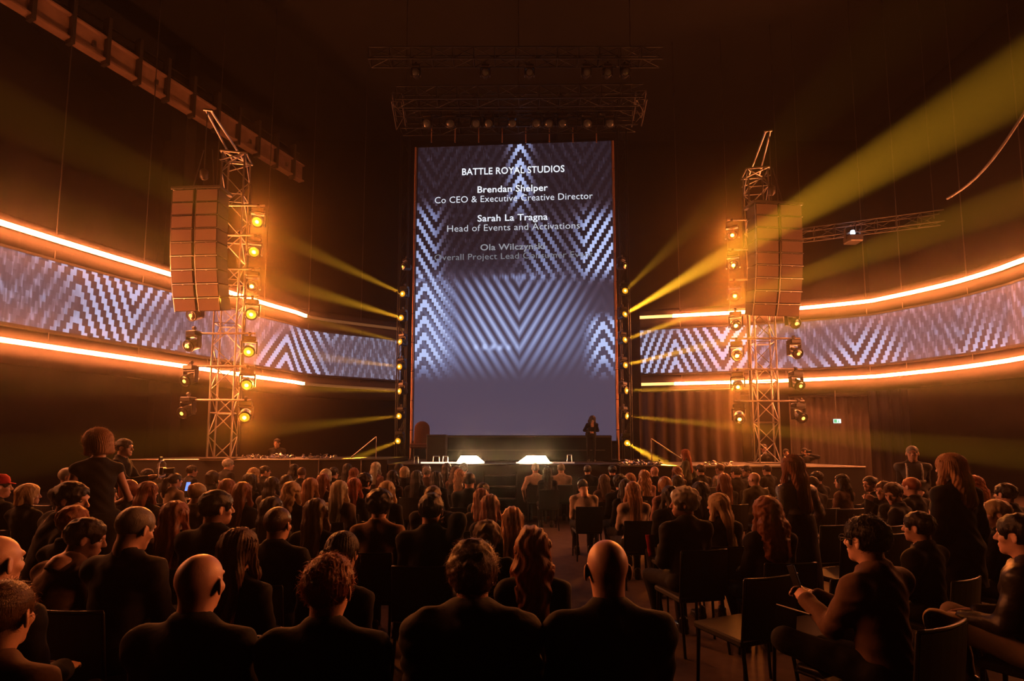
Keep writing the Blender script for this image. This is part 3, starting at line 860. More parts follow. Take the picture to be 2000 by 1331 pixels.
# steel catwalk beam on the cameraman side
cw = empty('catwalk_beam', (0, 0, 0), 0, 'long rusty steel catwalk beam with guard posts running under the roof', 'beam')
ZC = 13.2
A, B = at_z(-60, -40, ZC), at_z(589, 356, ZC)
dirv = (B - A).normalized(); L = (B - A).length
side = Vector((-dirv.y, dirv.x, 0))
M_RUST = pbr('rusty_steel', (0.40, 0.25, 0.18, 1), 0.55, 0.2, noise=0.35, nscale=3, bump=0.1)
def obox(root, name, mat, s0, s1, off, zc, th, hh):
    c = A + dirv * ((s0 + s1) / 2) + side * off; c.z = zc
    M = Matrix.Translation(c) @ Matrix.Rotation(math.atan2(dirv.y, dirv.x), 4, 'Z')
    return MB().box((0, 0, 0), (s1 - s0, th, hh)).build(name, mat, root, M)
obox(cw, 'web_plate', M_RUST, 0, L, 0, ZC + 0.36, 0.04, 0.66)
obox(cw, 'flange', M_RUST, 0, L, 0, ZC + 0.02, 0.3, 0.05)
obox(cw, 'flange', M_RUST, 0, L, 0, ZC + 0.71, 0.3, 0.05)
for k in (0.95, 1.25): obox(cw, 'guard_rail', M_STEEL, 0, L, 0.2, ZC + k + 0.1, 0.04, 0.04)
n = 12
for i in range(n):
    s = L * (i + 0.35) / n
    obox(cw, 'guard_post', M_STEEL, s - 0.05, s + 0.05, -0.05, ZC + 0.62, 0.28, 1.5)
for i in range(6):
    s = L * (i + 0.5) / 6
    obox(cw, 'bracket', M_ALU, s - 0.04, s + 0.04, -0.05 * 0 + (-0.06), ZC + 0.33, 0.06, 0.16)
# columns of the hall behind it
for i, (px, Y) in enumerate(((357, 19.0), (1100, 24.5))):
    p = at_y(px, 300, Y)
    tag(MB().bbox((p.x, Y, HZ / 2), (0.6, 0.6, HZ), 0.03).build('trim_%d' % (i + 1), M_WALL), kind='structure')

# truss with the white lamp on the exit sign side
ta, tb = at_y(1556, 462, 17.5), at_y(1835, 425, 14.0)
tz = 8.6
ta, tb = at_z(1552, 462, tz), at_z(1840, 425, tz)
tr_ = empty('side_truss', (0, 0, 0), 0, 'dim horizontal truss carrying a white lamp near the exit sign side', 'truss')
truss_beam(tr_, ta, tb, 0.35)
for e in (0.05, 0.95):
    p = ta.lerp(tb, e); MB().tube(p, (p.x, p.y, HZ - 0.04), 0.012, n=5).build('hoist_chain', M_STEEL, tr_)
p = at_z(1657, 448, tz) + Vector((0, -0.2, -0.1))
wl = empty('work_lamp', p, 0, 'small lamp glowing bluish white under the side truss', 'lamp')
MB().bbox((0, 0, -0.32), (0.42, 0.4, 0.22), 0.03).build('housing', M_STEEL, wl)
for sx in (-1, 1): MB().box((sx * 0.24, 0, -0.15), (0.03, 0.08, 0.36)).build('yoke', M_STEEL, wl)
MB().lathe([(0.0001, -0.02), (0.05, -0.03), (0.06, -0.06), (0.06, -0.2)], 12).build('bulb', glow('white_bulb', (0.55, 0.75, 1.0, 1), 14.0), wl)
# slack diagonal cable near the side wall
a, b = at_y(2010, 205, 9.0), at_y(1850, 388, 12.0)
tag(MB().path([a.lerp(b, t) + Vector((0, 0, -0.25 * math.sin(math.pi * t))) for t in [i / 10 for i in range(11)]], 0.03, 6).build('support_cable', M_STEEL), 'thick diagonal support cable slung below the roof', 'cable')

# ================================================================== CURTAINS, EXIT SIGN
def curtain(pa, pb, z0, z1, pleat, amp, label, mat):
    a, b = Vector(pa), Vector(pb)
    L = (b - a).length; n = max(8, int(L / pleat * 8)); d = (b - a).normalized(); s = Vector((-d.y, d.x))
    vs = []
    rng = random.Random(int(L * 100)); ph = [rng.uniform(0.6, 1.4) for _ in range(n + 1)]
    for i in range(n + 1):
        p = a + d * (L * i / n)
        for z, k in ((z1, 0.55), (z1 - (z1 - z0) * .4, 0.9), (z0, 1.15)):
            o = math.sin(i / 8 * 2 * math.pi) * amp * k * ph[i // 8] + 0.3 * amp * math.sin(i * 0.21)
            q = p + s * o
            vs.append((q.x, q.y, z))
    m = MB(); m.add(vs, [(i * 3 + j, (i + 1) * 3 + j, (i + 1) * 3 + j + 1, i * 3 + j + 1) for i in range(n) for j in range(2)], True)
    r = empty('curtain', (0, 0, 0), 0, label, 'curtain', 'pleated curtains behind the stage')
    m.build('pleated_cloth', mat, r)
    MB().tube((a.x, a.y, z1 + 0.02), (b.x, b.y, z1 + 0.02), 0.03, n=6).build('curtain_rail', M_STEEL, r)
def pxy(x, Y): p = at_y(x, 880, Y); return (p.x, p.y)
curtain(pxy(1250, 18.4), pxy(1450, 17.6), 0.0, 3.5, 0.42, 0.09, 'brown pleated curtain between the tall screen and the tower by the exit sign', M_CURTAIN)
curtain(pxy(1545, 18.2), pxy(1700, 17.8), 0.0, 3.3, 0.25, 0.05, 'dark pleated curtain hanging under the exit sign', pbr('dark_curtain', (0.07, 0.05, 0.042, 1), 0.9, noise=0.2, nscale=3))
curtain(pxy(1702, 20.2), pxy(1778, 20.0), 0.0, 4.3, 0.36, 0.10, 'tall tan pleated curtain beyond the exit sign', M_CURTAIN)
p = at_y(1635, 823, 17.2)
ex = empty('exit_sign', p, 0, 'small illuminated green and white exit sign above the dark curtain', 'exit sign')
MB().bbox((0, 0.03, 0), (0.26, 0.06, 0.15), 0.01).build('sign_box', M_BLACK, ex)
MB().box((0, -0.004, 0), (0.24, 0.008, 0.13)).build('white_panel', glow('exit_white', (0.75, 1.0, 0.9, 1), 1.2), ex)
gm = glow('exit_green', (0.02, 0.5, 0.2, 1), 1.0)
MB().box((-0.06, -0.012, 0), (0.09, 0.006, 0.10)).build('door_pictogram', gm, ex)
m = MB(); m.tube((0.04, -0.012, 0.035), (0.04, -0.012, 0.036), 0.014, n=8)
m.box((0.04, -0.012, 0.0), (0.022, 0.006, 0.05)); m.box((0.055, -0.012, -0.035), (0.045, 0.006, 0.014)); m.box((0.02, -0.012, -0.04), (0.014, 0.006, 0.035))
m.build('running_pictogram', gm, ex)
tag(MB().tube((0, 0.03, 0.07), (0, 0.03, 3.44 - p.z), 0.012, n=6).build('hanger_rod', M_STEEL, ex))

# glitter heaps and low rails on the wings
def glitter(px0, px1, Y, z, label, n, seed):
    rng = random.Random(seed); m = MB()
    a, b = at_y(px0, 900, Y), at_y(px1, 900, Y)
    for i in range(n):
        x = rng.uniform(a.x, b.x); y = Y + rng.uniform(-0.25, 0.4); r = rng.uniform(0.012, 0.035)
        zz = z + r + max(0, rng.gauss(0.01, 0.03))
        an = rng.uniform(0, 6.28); M = Matrix.Translation((x, y, zz)) @ Matrix.Rotation(an, 4, Vector((rng.random(), rng.random(), rng.random() + .01)).normalized())
        m.box((0, 0, 0), (r * 2, r * 1.6, r * 0.5), M)
    tag(m.build('tinsel', M_ALU), label, 'tinsel', kind='stuff')
glitter(478, 566, 13.3, DZ_L, 'glittering tinsel scattered on the wing beside the tower near the cameraman', 150, 1)
glitter(590, 650, 13.2, DZ_L, 'glittering tinsel strewn on the wing between tower and main deck', 60, 2)
glitter(1212, 1292, 13.05, DZ_R, 'glittering tinsel scattered on the wing next to the bending performer', 150, 3)
glitter(1378, 1424, 12.9, DZ_R, 'glittering tinsel on the wing by the tower near the exit sign', 50, 4)

# slanted handrails of the wing stairs and lit posts on the wing front
for (x0, y0, x1, y1, Y, lab) in ((687, 893, 735, 854, 13.4, 'slanted metal handrail on the side wing near the tinsel between tower and main deck'), (1333, 898, 1272, 858, 13.3, 'slanted metal handrail on the side wing by the pleated curtain')):
    a, b = at_y(x0, y0, Y), at_y(x1, y1, Y)
    zf_ = DZ_L if x0 < 1000 else DZ_R
    r = empty('handrail', (0, 0, 0), 0, lab, 'handrail', 'slanted handrails on the wings')
    MB().tube(a, b, 0.016, n=6).build('rail', M_ALU, r)
    MB().tube((b.x, b.y, zf_), b, 0.014, n=6).build('post', M_ALU, r)
    MB().tube((a.x, a.y, zf_), a, 0.014, n=6).build('post', M_ALU, r)
wing = next(o for o in bpy.data.objects if o.name == 'stage_wing')
for x in (566, 622, 705):
    a = at_y(x, 906, 12.96)
    MB().tube((a.x, 12.97, 0.55), (a.x, 12.97, DZ_L - 0.03), 0.014, n=6).build('front_post', M_ALU, wing)
# ================================================================== FIGURES: implicit surfaces polygonised with surface nets
f32 = np.float32
def V3(*a): return np.array(a, dtype=np.float64)
def s_caps(P, a, b, ra, rb, sq=None):
    """tapered capsule; sq squeezes space (x, y, z) first to flatten it"""
    if sq is not None:
        P = P * sq; a = a * sq; b = b * sq
    ba = (b - a).astype(f32); pa = P - a.astype(f32)
    h = np.clip(pa @ ba / max(float(ba @ ba), 1e-9), 0, 1)
    d = pa - h[..., None] * ba
    return np.sqrt((d * d).sum(-1)) - (ra + (rb - ra) * h)
def s_ell(P, c, r, R=None):
    q = P - np.asarray(c, f32)
    if R is not None: q = q @ np.asarray(R, f32)
    r = np.asarray(r, f32)
    k0 = np.sqrt(((q / r) ** 2).sum(-1)); k1 = np.sqrt(((q / (r * r)) ** 2).sum(-1))
    return k0 * (k0 - 1) / np.maximum(k1, 1e-6)
def s_torus(P, c, R0, r, Rm=None, el=1.0):
    q = P - np.asarray(c, f32)
    if Rm is not None: q = q @ np.asarray(Rm, f32)
    a = np.sqrt(q[..., 0] ** 2 + (q[..., 1] * el) ** 2) - R0
    return np.sqrt(a * a + q[..., 2] ** 2) - r
def smin(a, b, k):
    h = np.maximum(k - np.abs(a - b), 0) / k
    return np.minimum(a, b) - h * h * k * 0.25
def smax(a, b, k): return -smin(-a, -b, k)
def wob(P, k, ph=0.0):
    x, y, z = P[..., 0] * k, P[..., 1] * k, P[..., 2] * k
    return (np.sin(x * 1.0 + 1.7 * np.sin(y * 0.9 + ph) + ph) + np.sin(y * 1.3 + 1.4 * np.sin(z * 0.8 + ph)) + np.sin(z * 1.1 + 1.9 * np.sin(x * 0.7 - ph))) / 3
def nets(fn, lo, hi, h):
    ax = [np.arange(lo[i] - h, hi[i] + 1.5 * h, h, dtype=f32) for i in range(3)]
    nx, ny, nz = (len(a) for a in ax)
    P = np.stack(np.meshgrid(*ax, indexing='ij'), -1)
    v = np.asarray(fn(P), f32)
    ins = v < 0
    off = [(i, j, k) for i in (0, 1) for j in (0, 1) for k in (0, 1)]
    cnt = np.zeros((nx - 1, ny - 1, nz - 1), np.int8)
    for i, j, k in off: cnt += ins[i:nx - 1 + i, j:ny - 1 + j, k:nz - 1 + k]
    act = (cnt > 0) & (cnt < 8)
    I, J, K = np.nonzero(act)
    cv = np.stack([v[I + i, J + j, K + k] for i, j, k in off], 1)
    co = np.array(off, f32)
    acc = np.zeros((len(I), 3), f32); num = np.zeros(len(I), f32)
    for a in range(8):
        for b in range(a + 1, 8):
            if np.abs(co[a] - co[b]).sum() != 1: continue
            va, vb = cv[:, a], cv[:, b]
            x = (va < 0) != (vb < 0)
            t = np.where(x, va / np.where(np.abs(va - vb) < 1e-12, 1, va - vb), 0)
            p = co[a] + (co[b] - co[a]) * t[:, None]
            acc += p * x[:, None]; num += x
    vert = (acc / num[:, None] + np.stack([I, J, K], 1)) * h + np.array([ax[0][0], ax[1][0], ax[2][0]], f32)
    idx = -np.ones(act.shape, np.int64); idx[I, J, K] = np.arange(len(I))
    F = []
    for a in range(3):
        b, c = (a + 1) % 3, (a + 2) % 3
        sl0 = [slice(None)] * 3; sl1 = [slice(None)] * 3
        sl0[a] = slice(0, -1); sl1[a] = slice(1, None)
        A, B = ins[tuple(sl0)], ins[tuple(sl1)]
        E_ = np.argwhere(A != B)
        ok = np.ones(len(E_), bool)
        for q in (b, c): ok &= (E_[:, q] > 0) & (E_[:, q] < v.shape[q] - 1)
        E_ = E_[ok]
        if not len(E_): continue
        def cell(db, dc):
            e = E_.copy(); e[:, b] -= db; e[:, c] -= dc
            return idx[e[:, 0], e[:, 1], e[:, 2]]
        q = np.stack([cell(1, 1), cell(0, 1), cell(0, 0), cell(1, 0)], 1)
        fl = ~A[E_[:, 0], E_[:, 1], E_[:, 2]]
        q[fl] = q[fl][:, ::-1]
        F.append(q)
    return vert, np.concatenate(F) if F else np.zeros((0, 4), np.int64)
def np_mesh(name, V, F, mi=None):
    me = bpy.data.meshes.new(name)
    me.vertices.add(len(V)); me.vertices.foreach_set('co', np.asarray(V, f32).ravel())
    me.loops.add(len(F) * 4); me.loops.foreach_set('vertex_index', F.astype(np.int32).ravel())
    me.polygons.add(len(F)); me.polygons.foreach_set('loop_start', np.arange(0, len(F) * 4, 4, dtype=np.int32))
    if mi is not None: me.polygons.foreach_set('material_index', mi.astype(np.int32))
    me.polygons.foreach_set('use_smooth', np.ones(len(F), bool))
    me.update(calc_edges=True)
    return me
def rot(ax, a):
    return np.array(Matrix.Rotation(a, 3, ax))

# ------------------------------------------------------------------ head (origin between the ears, face +Y)
def f_head(P, fem):
    k = 0.94 if fem else 1.0
    P = P / k
    d = s_ell(P, (0, -0.012, 0.032), (0.076, 0.097, 0.086))
    d = smin(d, s_ell(P, (0, 0.028, -0.045), (0.056 if not fem else 0.052, 0.062, 0.066)), 0.035)
    d = smin(d, s_ell(P, (0, 0.068, -0.092), (0.026, 0.022, 0.02)), 0.025)
    for s in (-1, 1):
        d = smin(d, s_ell(P, (s * 0.045, 0.055, -0.02), (0.018, 0.02, 0.018)), 0.02)          # cheekbone
    d = smin(d, s_ell(P, (0, 0.08, 0.032), (0.05, 0.014, 0.012)), 0.02)                         # brow
    for s in (-1, 1):
        d = smax(d, -s_ell(P, (s * 0.033, 0.100, 0.010), (0.018, 0.016, 0.011)), 0.012)        # socket
    d = smin(d, s_caps(P, V3(0, 0.086, 0.020), V3(0, 0.108, -0.022), 0.007, 0.012), 0.012)     # nose
    for s in (-1, 1): d = smin(d, s_ell(P, (s * 0.011, 0.098, -0.028), (0.008, 0.010, 0.008)), 0.008)
    d = smin(d, s_ell(P, (0, 0.086, -0.055), (0.022, 0.013, 0.006)), 0.006)                    # lips
    d = smin(d, s_ell(P, (0, 0.084, -0.066), (0.019, 0.013, 0.007)), 0.006)
    for s in (-1, 1):                                                                          # ear: flap with hollow
        Re = rot('Z', s * 0.45)
        e = s_ell(P, (s * 0.082, -0.008, -0.004), (0.008, 0.020, 0.033), Re)
        e = smax(e, -s_ell(P, (s * 0.090, 0.000, 0.000), (0.006, 0.010, 0.018), Re), 0.006)
        d = smin(d, e, 0.008)
    n = s_caps(P, V3(0, -0.022, -0.05), V3(0, -0.040, -0.21), 0.050 if fem else 0.058, 0.056 if fem else 0.066)
    return smin(d, n, 0.03) * k
def uv_sphere(c, r, n=8):
    V, F = [], []
    for i in range(n + 1):
        for j in range(2 * n):
            a, b = math.pi * i / n, math.pi * j / n
            V.append((c[0] + r * math.sin(a) * math.cos(b), c[1] + r * math.sin(a) * math.sin(b), c[2] + r * math.cos(a)))
    for i in range(n):
        for j in range(2 * n):
            F.append((i * 2 * n + j, (i + 1) * 2 * n + j, (i + 1) * 2 * n + (j + 1) % (2 * n), i * 2 * n + (j + 1) % (2 * n)))
    return np.array(V), np.array(F)
HEADS = {}
def head(fem, h):
    key = (fem, h)
    if key not in HEADS:
        V, F = nets(lambda P: f_head(P, fem), (-0.1, -0.125, -0.23), (0.1, 0.13, 0.13), h)
        mi = np.zeros(len(F), int)
        k = 0.94 if fem else 1.0
        for s in (-1, 1):
            for (y, r, m) in ((0.0712, 0.0130, 1), (0.0772, 0.0078, 2)):
                v, f = uv_sphere((s * 0.033 * k, y * k, 0.009 * k), r * k, 6 if h < 0.008 else 4)
                F = np.concatenate([F, f + len(V)]); V = np.concatenate([V, v]); mi = np.concatenate([mi, np.full(len(f), m)])
        HEADS[key] = (V, F, mi)
    return HEADS[key]
# ------------------------------------------------------------------ hand (wrist at origin, fingers +Y, palm -Z, thumb +X)
def f_hand(P, curl):
    d = s_ell(P, (0, 0.045, 0), (0.040, 0.048, 0.015))
    d = smin(d, s_caps(P, V3(0, -0.05, 0), V3(0, 0.02, 0), 0.027, 0.026, np.array([1, 1, 1.3])), 0.02)
    for x, l in ((0.029, 0.070), (0.010, 0.079), (-0.009, 0.073), (-0.028, 0.057)):
        a = V3(x * 0.9, 0.078, 0)
        an = curl * 0.5; b = a + V3(x * 0.08, math.cos(an), -math.sin(an)) * l * 0.48
        an = curl * 1.25; c = b + V3(0, math.cos(an), -math.sin(an)) * l * 0.33
        an = curl * 1.7; e = c + V3(0, math.cos(an), -math.sin(an)) * l * 0.27
        fg = np.minimum(np.minimum(s_caps(P, a, b, 0.0092, 0.0085), s_caps(P, b, c, 0.0085, 0.0078)), s_caps(P, c, e, 0.0078, 0.0068))
        d = smin(d, fg, 0.007)
    a, b, c = V3(0.028, 0.015, -0.004), V3(0.050, 0.050, -0.012 - 0.012 * curl), V3(0.050 - 0.012 * curl, 0.085, -0.020 - 0.02 * curl)
    d = smin(d, np.minimum(s_caps(P, a, b, 0.014, 0.0105), s_caps(P, b, c, 0.0105, 0.008)), 0.008)
    return d
HANDS = {}
def hand(curl, h):
    if (curl, h) not in HANDS:
        HANDS[(curl, h)] = nets(lambda P: f_hand(P, curl), (-0.055, -0.08, -0.095), (0.08, 0.18, 0.03), h)
    return HANDS[(curl, h)]

# ------------------------------------------------------------------ skeleton
def ik(a, c, l1, l2, pole):
    d = c - a; L = np.linalg.norm(d)
    if L > (l1 + l2) * 0.999:
        c = a + d / L * (l1 + l2) * 0.999; d = c - a; L = np.linalg.norm(d)
    u = d / L
    x = (l1 * l1 - l2 * l2 + L * L) / (2 * L)
    h = math.sqrt(max(l1 * l1 - x * x, 0))
    p = pole - u * (pole @ u); p = p / max(np.linalg.norm(p), 1e-6)
    return a + u * x + p * h, c
def skeleton(fem, lean=0.05, side=0.0, twist=0.0, seated=True, wl=None, wr=None, al=None, ar=None, kl=None, kr=None, hunch=0.0):
    J = {}
    P0 = V3(0, 0, 0.54 if seated else 0.94)
    R = rot('Z', twist) @ rot('Y', side) @ rot('X', -lean)
    R2 = R @ rot('X', -hunch)
    J['P'] = P0; J['R'] = R2
    J['B'] = P0 + R @ V3(0, 0.0, 0.16)
    J['C'] = J['B'] + R2 @ V3(0, 0.0, 0.16)
    sw = 0.148 if fem else 0.172
    J['S'] = [J['C'] + R2 @ V3(s * sw, -0.015, 0.098) for s in (-1, 1)]
    J['N'] = J['C'] + R2 @ V3(0, -0.015, 0.165)
    J['HC'] = J['N'] + R2 @ V3(0, 0.0, 0.05) + V3(0, 0.035, 0.10)
    defw = [V3(-0.10, 0.30, 0.66), V3(0.10, 0.30, 0.66)] if seated else [V3(-0.25, 0.06, 0.84), V3(0.25, 0.06, 0.84)]
    W = [V3(*wl) if wl is not None else defw[0] + V3(0, lean * 0.2, 0), V3(*wr) if wr is not None else defw[1] + V3(0, lean * 0.2, 0)]
    J['E'], J['W'] = [], []
    for i, s in enumerate((-1, 1)):
        e, w = ik(J['S'][i], W[i], 0.285, 0.255, V3(s * 0.40, -0.75, -0.5))
        J['E'].append(e); J['W'].append(w)
    J['H'] = [P0 + V3(s * 0.088, 0.0, -0.01) for s in (-1, 1)]
    defa = [V3(s * 0.11, 0.31, 0.085) for s in (-1, 1)] if seated else [V3(s * 0.095, 0.0, 0.085) for s in (-1, 1)]
    A = [V3(*al) if al is not None else defa[0], V3(*ar) if ar is not None else defa[1]]
    kp = [V3(*kl) if kl is not None else V3(-0.15, 1, 0.55), V3(*kr) if kr is not None else V3(0.15, 1, 0.55)]
    J['K'], J['A'] = [], []
    for i in range(2):
        k_, a_ = ik(J['H'][i], A[i], 0.43, 0.42, kp[i])
        J['K'].append(k_); J['A'].append(a_)
    J['seated'] = seated; J['fem'] = fem
    return J
SQ = np.array([1.0, 1.42, 1.0], f32)
def f_torso(P, J, t):
    """torso of the figure, thickened by t"""
    fem, R = J['fem'], J['R']
    g = 0.88 if fem else 1.0
    d = s_ell(P, J['P'] + V3(0, 0.005, 0.0), (0.165 * (1.0 if fem else 0.97) + t, 0.118 + t, 0.115 + t))
    d = smin(d, s_ell(P, J['B'], (0.138 * g + t, 0.100 * g + t, 0.15), R), 0.06)
    d = smin(d, s_ell(P, J['C'] + R @ V3(0, 0.0, 0.01), (0.158 * g + t, 0.110 * g + t, 0.155), R), 0.06)
    if fem:
        for s in (-1, 1): d = smin(d, s_ell(P, J['C'] + R @ V3(s * 0.065, 0.085, -0.015), (0.058 + t, 0.05 + t, 0.058 + t)), 0.05)
    d = smin(d, s_caps(P, J['S'][0], J['S'][1], 0.052 * g + t, 0.052 * g + t), 0.05)
    for i in (0, 1): d = smin(d, s_caps(P, J['N'] + R @ V3(0, -0.01, 0.0), J['S'][i], 0.046 * g + t * 0.7, 0.050 * g + t), 0.03)
    d = smin(d, s_caps(P, J['N'] + R @ V3(0, 0, -0.05), J['N'] + R @ V3(0, 0, 0.02), 0.085 * g + t * 0.6, 0.052 * g + t * 0.4), 0.06)
    return d
def f_arm(P, J, i, t, end=1.0):
    g = 0.84 if J['fem'] else 1.0
    w = J['E'][i] + (J['W'][i] - J['E'][i]) * end
    d = s_caps(P, J['S'][i], J['E'][i], 0.052 * g + t, 0.041 * g + t)
    return smin(d, s_caps(P, J['E'][i], w, 0.040 * g + t, 0.029 * g + t * 1.1), 0.02)
def f_leg(P, J, i, t, end=1.0):
    g = 0.95 if J['fem'] else 1.0
    a = J['K'][i] + (J['A'][i] - J['K'][i]) * end
    d = s_caps(P, J['H'][i], J['K'][i], 0.082 * g + t, 0.056 * g + t)
    return smin(d, s_caps(P, J['K'][i], a, 0.054 * g + t, 0.037 * g + t * 1.2), 0.03)
def jbox(J, pad=0.2):
    pts = [J['P'], J['B'], J['C'], J['N']] + J['S'] + J['E'] + J['W'] + J['H'] + J['K'] + J['A']
    pts = np.array(pts)
    return pts.min(0) - pad * 0.8, pts.max(0) + pad * 0.8
def g_body(J, h):
    def fn(P):
        d = f_torso(P, J, -0.012)
        for i in (0, 1):
            d = smin(d, f_arm(P, J, i, -0.004), 0.03); d = smin(d, f_leg(P, J, i, -0.008), 0.04)
            ft = s_caps(P, J['A'][i] + V3(0, -0.03, -0.035), J['A'][i] + V3(0, 0.13, -0.055), 0.034, 0.024, np.array([1, 1, 1.2]))
            d = smin(d, ft, 0.03)
        return d
    lo, hi = jbox(J); lo[2] = 0.0
    return nets(fn, lo, hi, h)
def g_top(J, h, kind):
    """jacket / shirt / puffer / coat"""
    t = {'jacket': 0.016, 'shirt': 0.010, 'puffer': 0.034, 'coat': 0.022, 'sleeveless': 0.007, 'vest': 0.02}[kind]
    end = 0.93
    R = J['R']
    def fn(P):
        d = f_torso(P, J, t)
        if kind != 'sleeveless':
            for i in (0, 1): d = smin(d, f_arm(P, J, i, t * 0.9 + 0.002, end), 0.035)
        if kind in ('jacket', 'coat', 'puffer'):
            for i in (0, 1): d = smin(d, s_ell(P, J['S'][i] + V3(0, 0, 0.004), (0.056 + t * 0.6,) * 3), 0.03)          # shoulder pads
        if kind == 'coat' and not J['seated']:
            d = smin(d, s_caps(P, J['P'], J['P'] + V3(0, 0, -0.38), 0.17, 0.20, SQ), 0.05)
        if kind in ('jacket', 'coat', 'shirt', 'puffer'):
            rr = 0.016 if kind != 'puffer' else 0.026
            d = smin(d, s_torus(P, J['N'] + R @ V3(0, 0.005, 0.022), 0.064 if not J['fem'] else 0.056, rr, R @ rot('X', -0.25), 0.92), 0.016)
        dz = P[..., 2]
        w = 0.0045 if kind != 'puffer' else 0.004
        d = d + w * wob(P, 34.0, 0.7) + 0.0025 * np.sin(P[..., 2] * 60 + 5 * np.sin(P[..., 0] * 14))
        if kind == 'puffer': d = d - 0.010 * np.abs(np.sin(dz * 42))
        if kind in ('sleeveless',): d = smax(d, (P[..., 2] - J['N'][2] - 0.035), 0.01)
        bottom = J['P'][2] - (0.07 if J['seated'] else (0.16 if kind in ('jacket', 'shirt', 'sleeveless', 'puffer', 'vest') else 0.42))
        d = smax(d, bottom - P[..., 2], 0.01)
        # neck opening
        d = smax(d, -s_caps(P, J['N'] + R @ V3(0, 0.02, 0.0), J['N'] + R @ V3(0, 0.02, 0.12), 0.050, 0.060), 0.008)
        return d
    lo, hi = jbox(J); lo[2] = max(0.3 if J['seated'] else 0.45, 0); 
    pts = np.array([J['P'], J['B'], J['C'], J['N']] + J['S'] + J['E'] + J['W'])
    lo = pts.min(0) - 0.2; hi = pts.max(0) + 0.17
    return nets(fn, lo, hi, h)
def g_trousers(J, h, kind):
    def fn(P):
        if kind == 'dress':
            if J['seated']:
                d = s_ell(P, J['P'], (0.185, 0.145, 0.125))
                k = (J['K'][0] + J['K'][1]) / 2
                d = smin(d, s_caps(P, J['P'] + V3(0, 0, -0.01), k + V3(0, -0.06, 0), 0.16, 0.15, np.array([0.9, 1, 1.7], f32)), 0.05)
            else:
                d = s_caps(P, J['P'] + V3(0, 0, 0.12), J['P'] + V3(0, 0.0, -0.42), 0.15, 0.19, np.array([1, 1.2, 1], f32))
            return d + 0.004 * wob(P, 26, 0.2)
        d = s_ell(P, J['P'] + V3(0, 0, -0.01), (0.182, 0.138, 0.118))
        d = smax(d, P[..., 2] - J['P'][2] - 0.06, 0.02)
        for i in (0, 1): d = smin(d, f_leg(P, J, i, 0.010, 0.96), 0.045)
        return d + 0.004 * wob(P, 40, 0.3)
    pts = np.array([J['P']] + J['H'] + J['K'] + J['A'])
    lo = pts.min(0) - 0.19; hi = pts.max(0) + 0.2; lo[2] = max(lo[2], 0.02)
    return nets(fn, lo, hi, h)
def f_shoe(P):
    d = s_caps(P, V3(0, -0.045, 0.042), V3(0, 0.15, 0.032), 0.040, 0.030, np.array([1.0, 1, 1.05], f32))
    d = smin(d, s_caps(P, V3(0, -0.03, 0.05), V3(0, -0.03, 0.11), 0.038, 0.042), 0.03)
    d = smax(d, -P[..., 2], 0.004)
    return smin(d, smax(np.abs(P[..., 2] - 0.008) - 0.008, s_caps(P * np.array([1, 1, 0], f32), V3(0, -0.045, 0), V3(0, 0.155, 0), 0.043, 0.036), 0.004), 0.004)
SHOE = np_mesh('shoe', *nets(f_shoe, (-0.06, -0.11, -0.01), (0.06, 0.2, 0.16), 0.010))

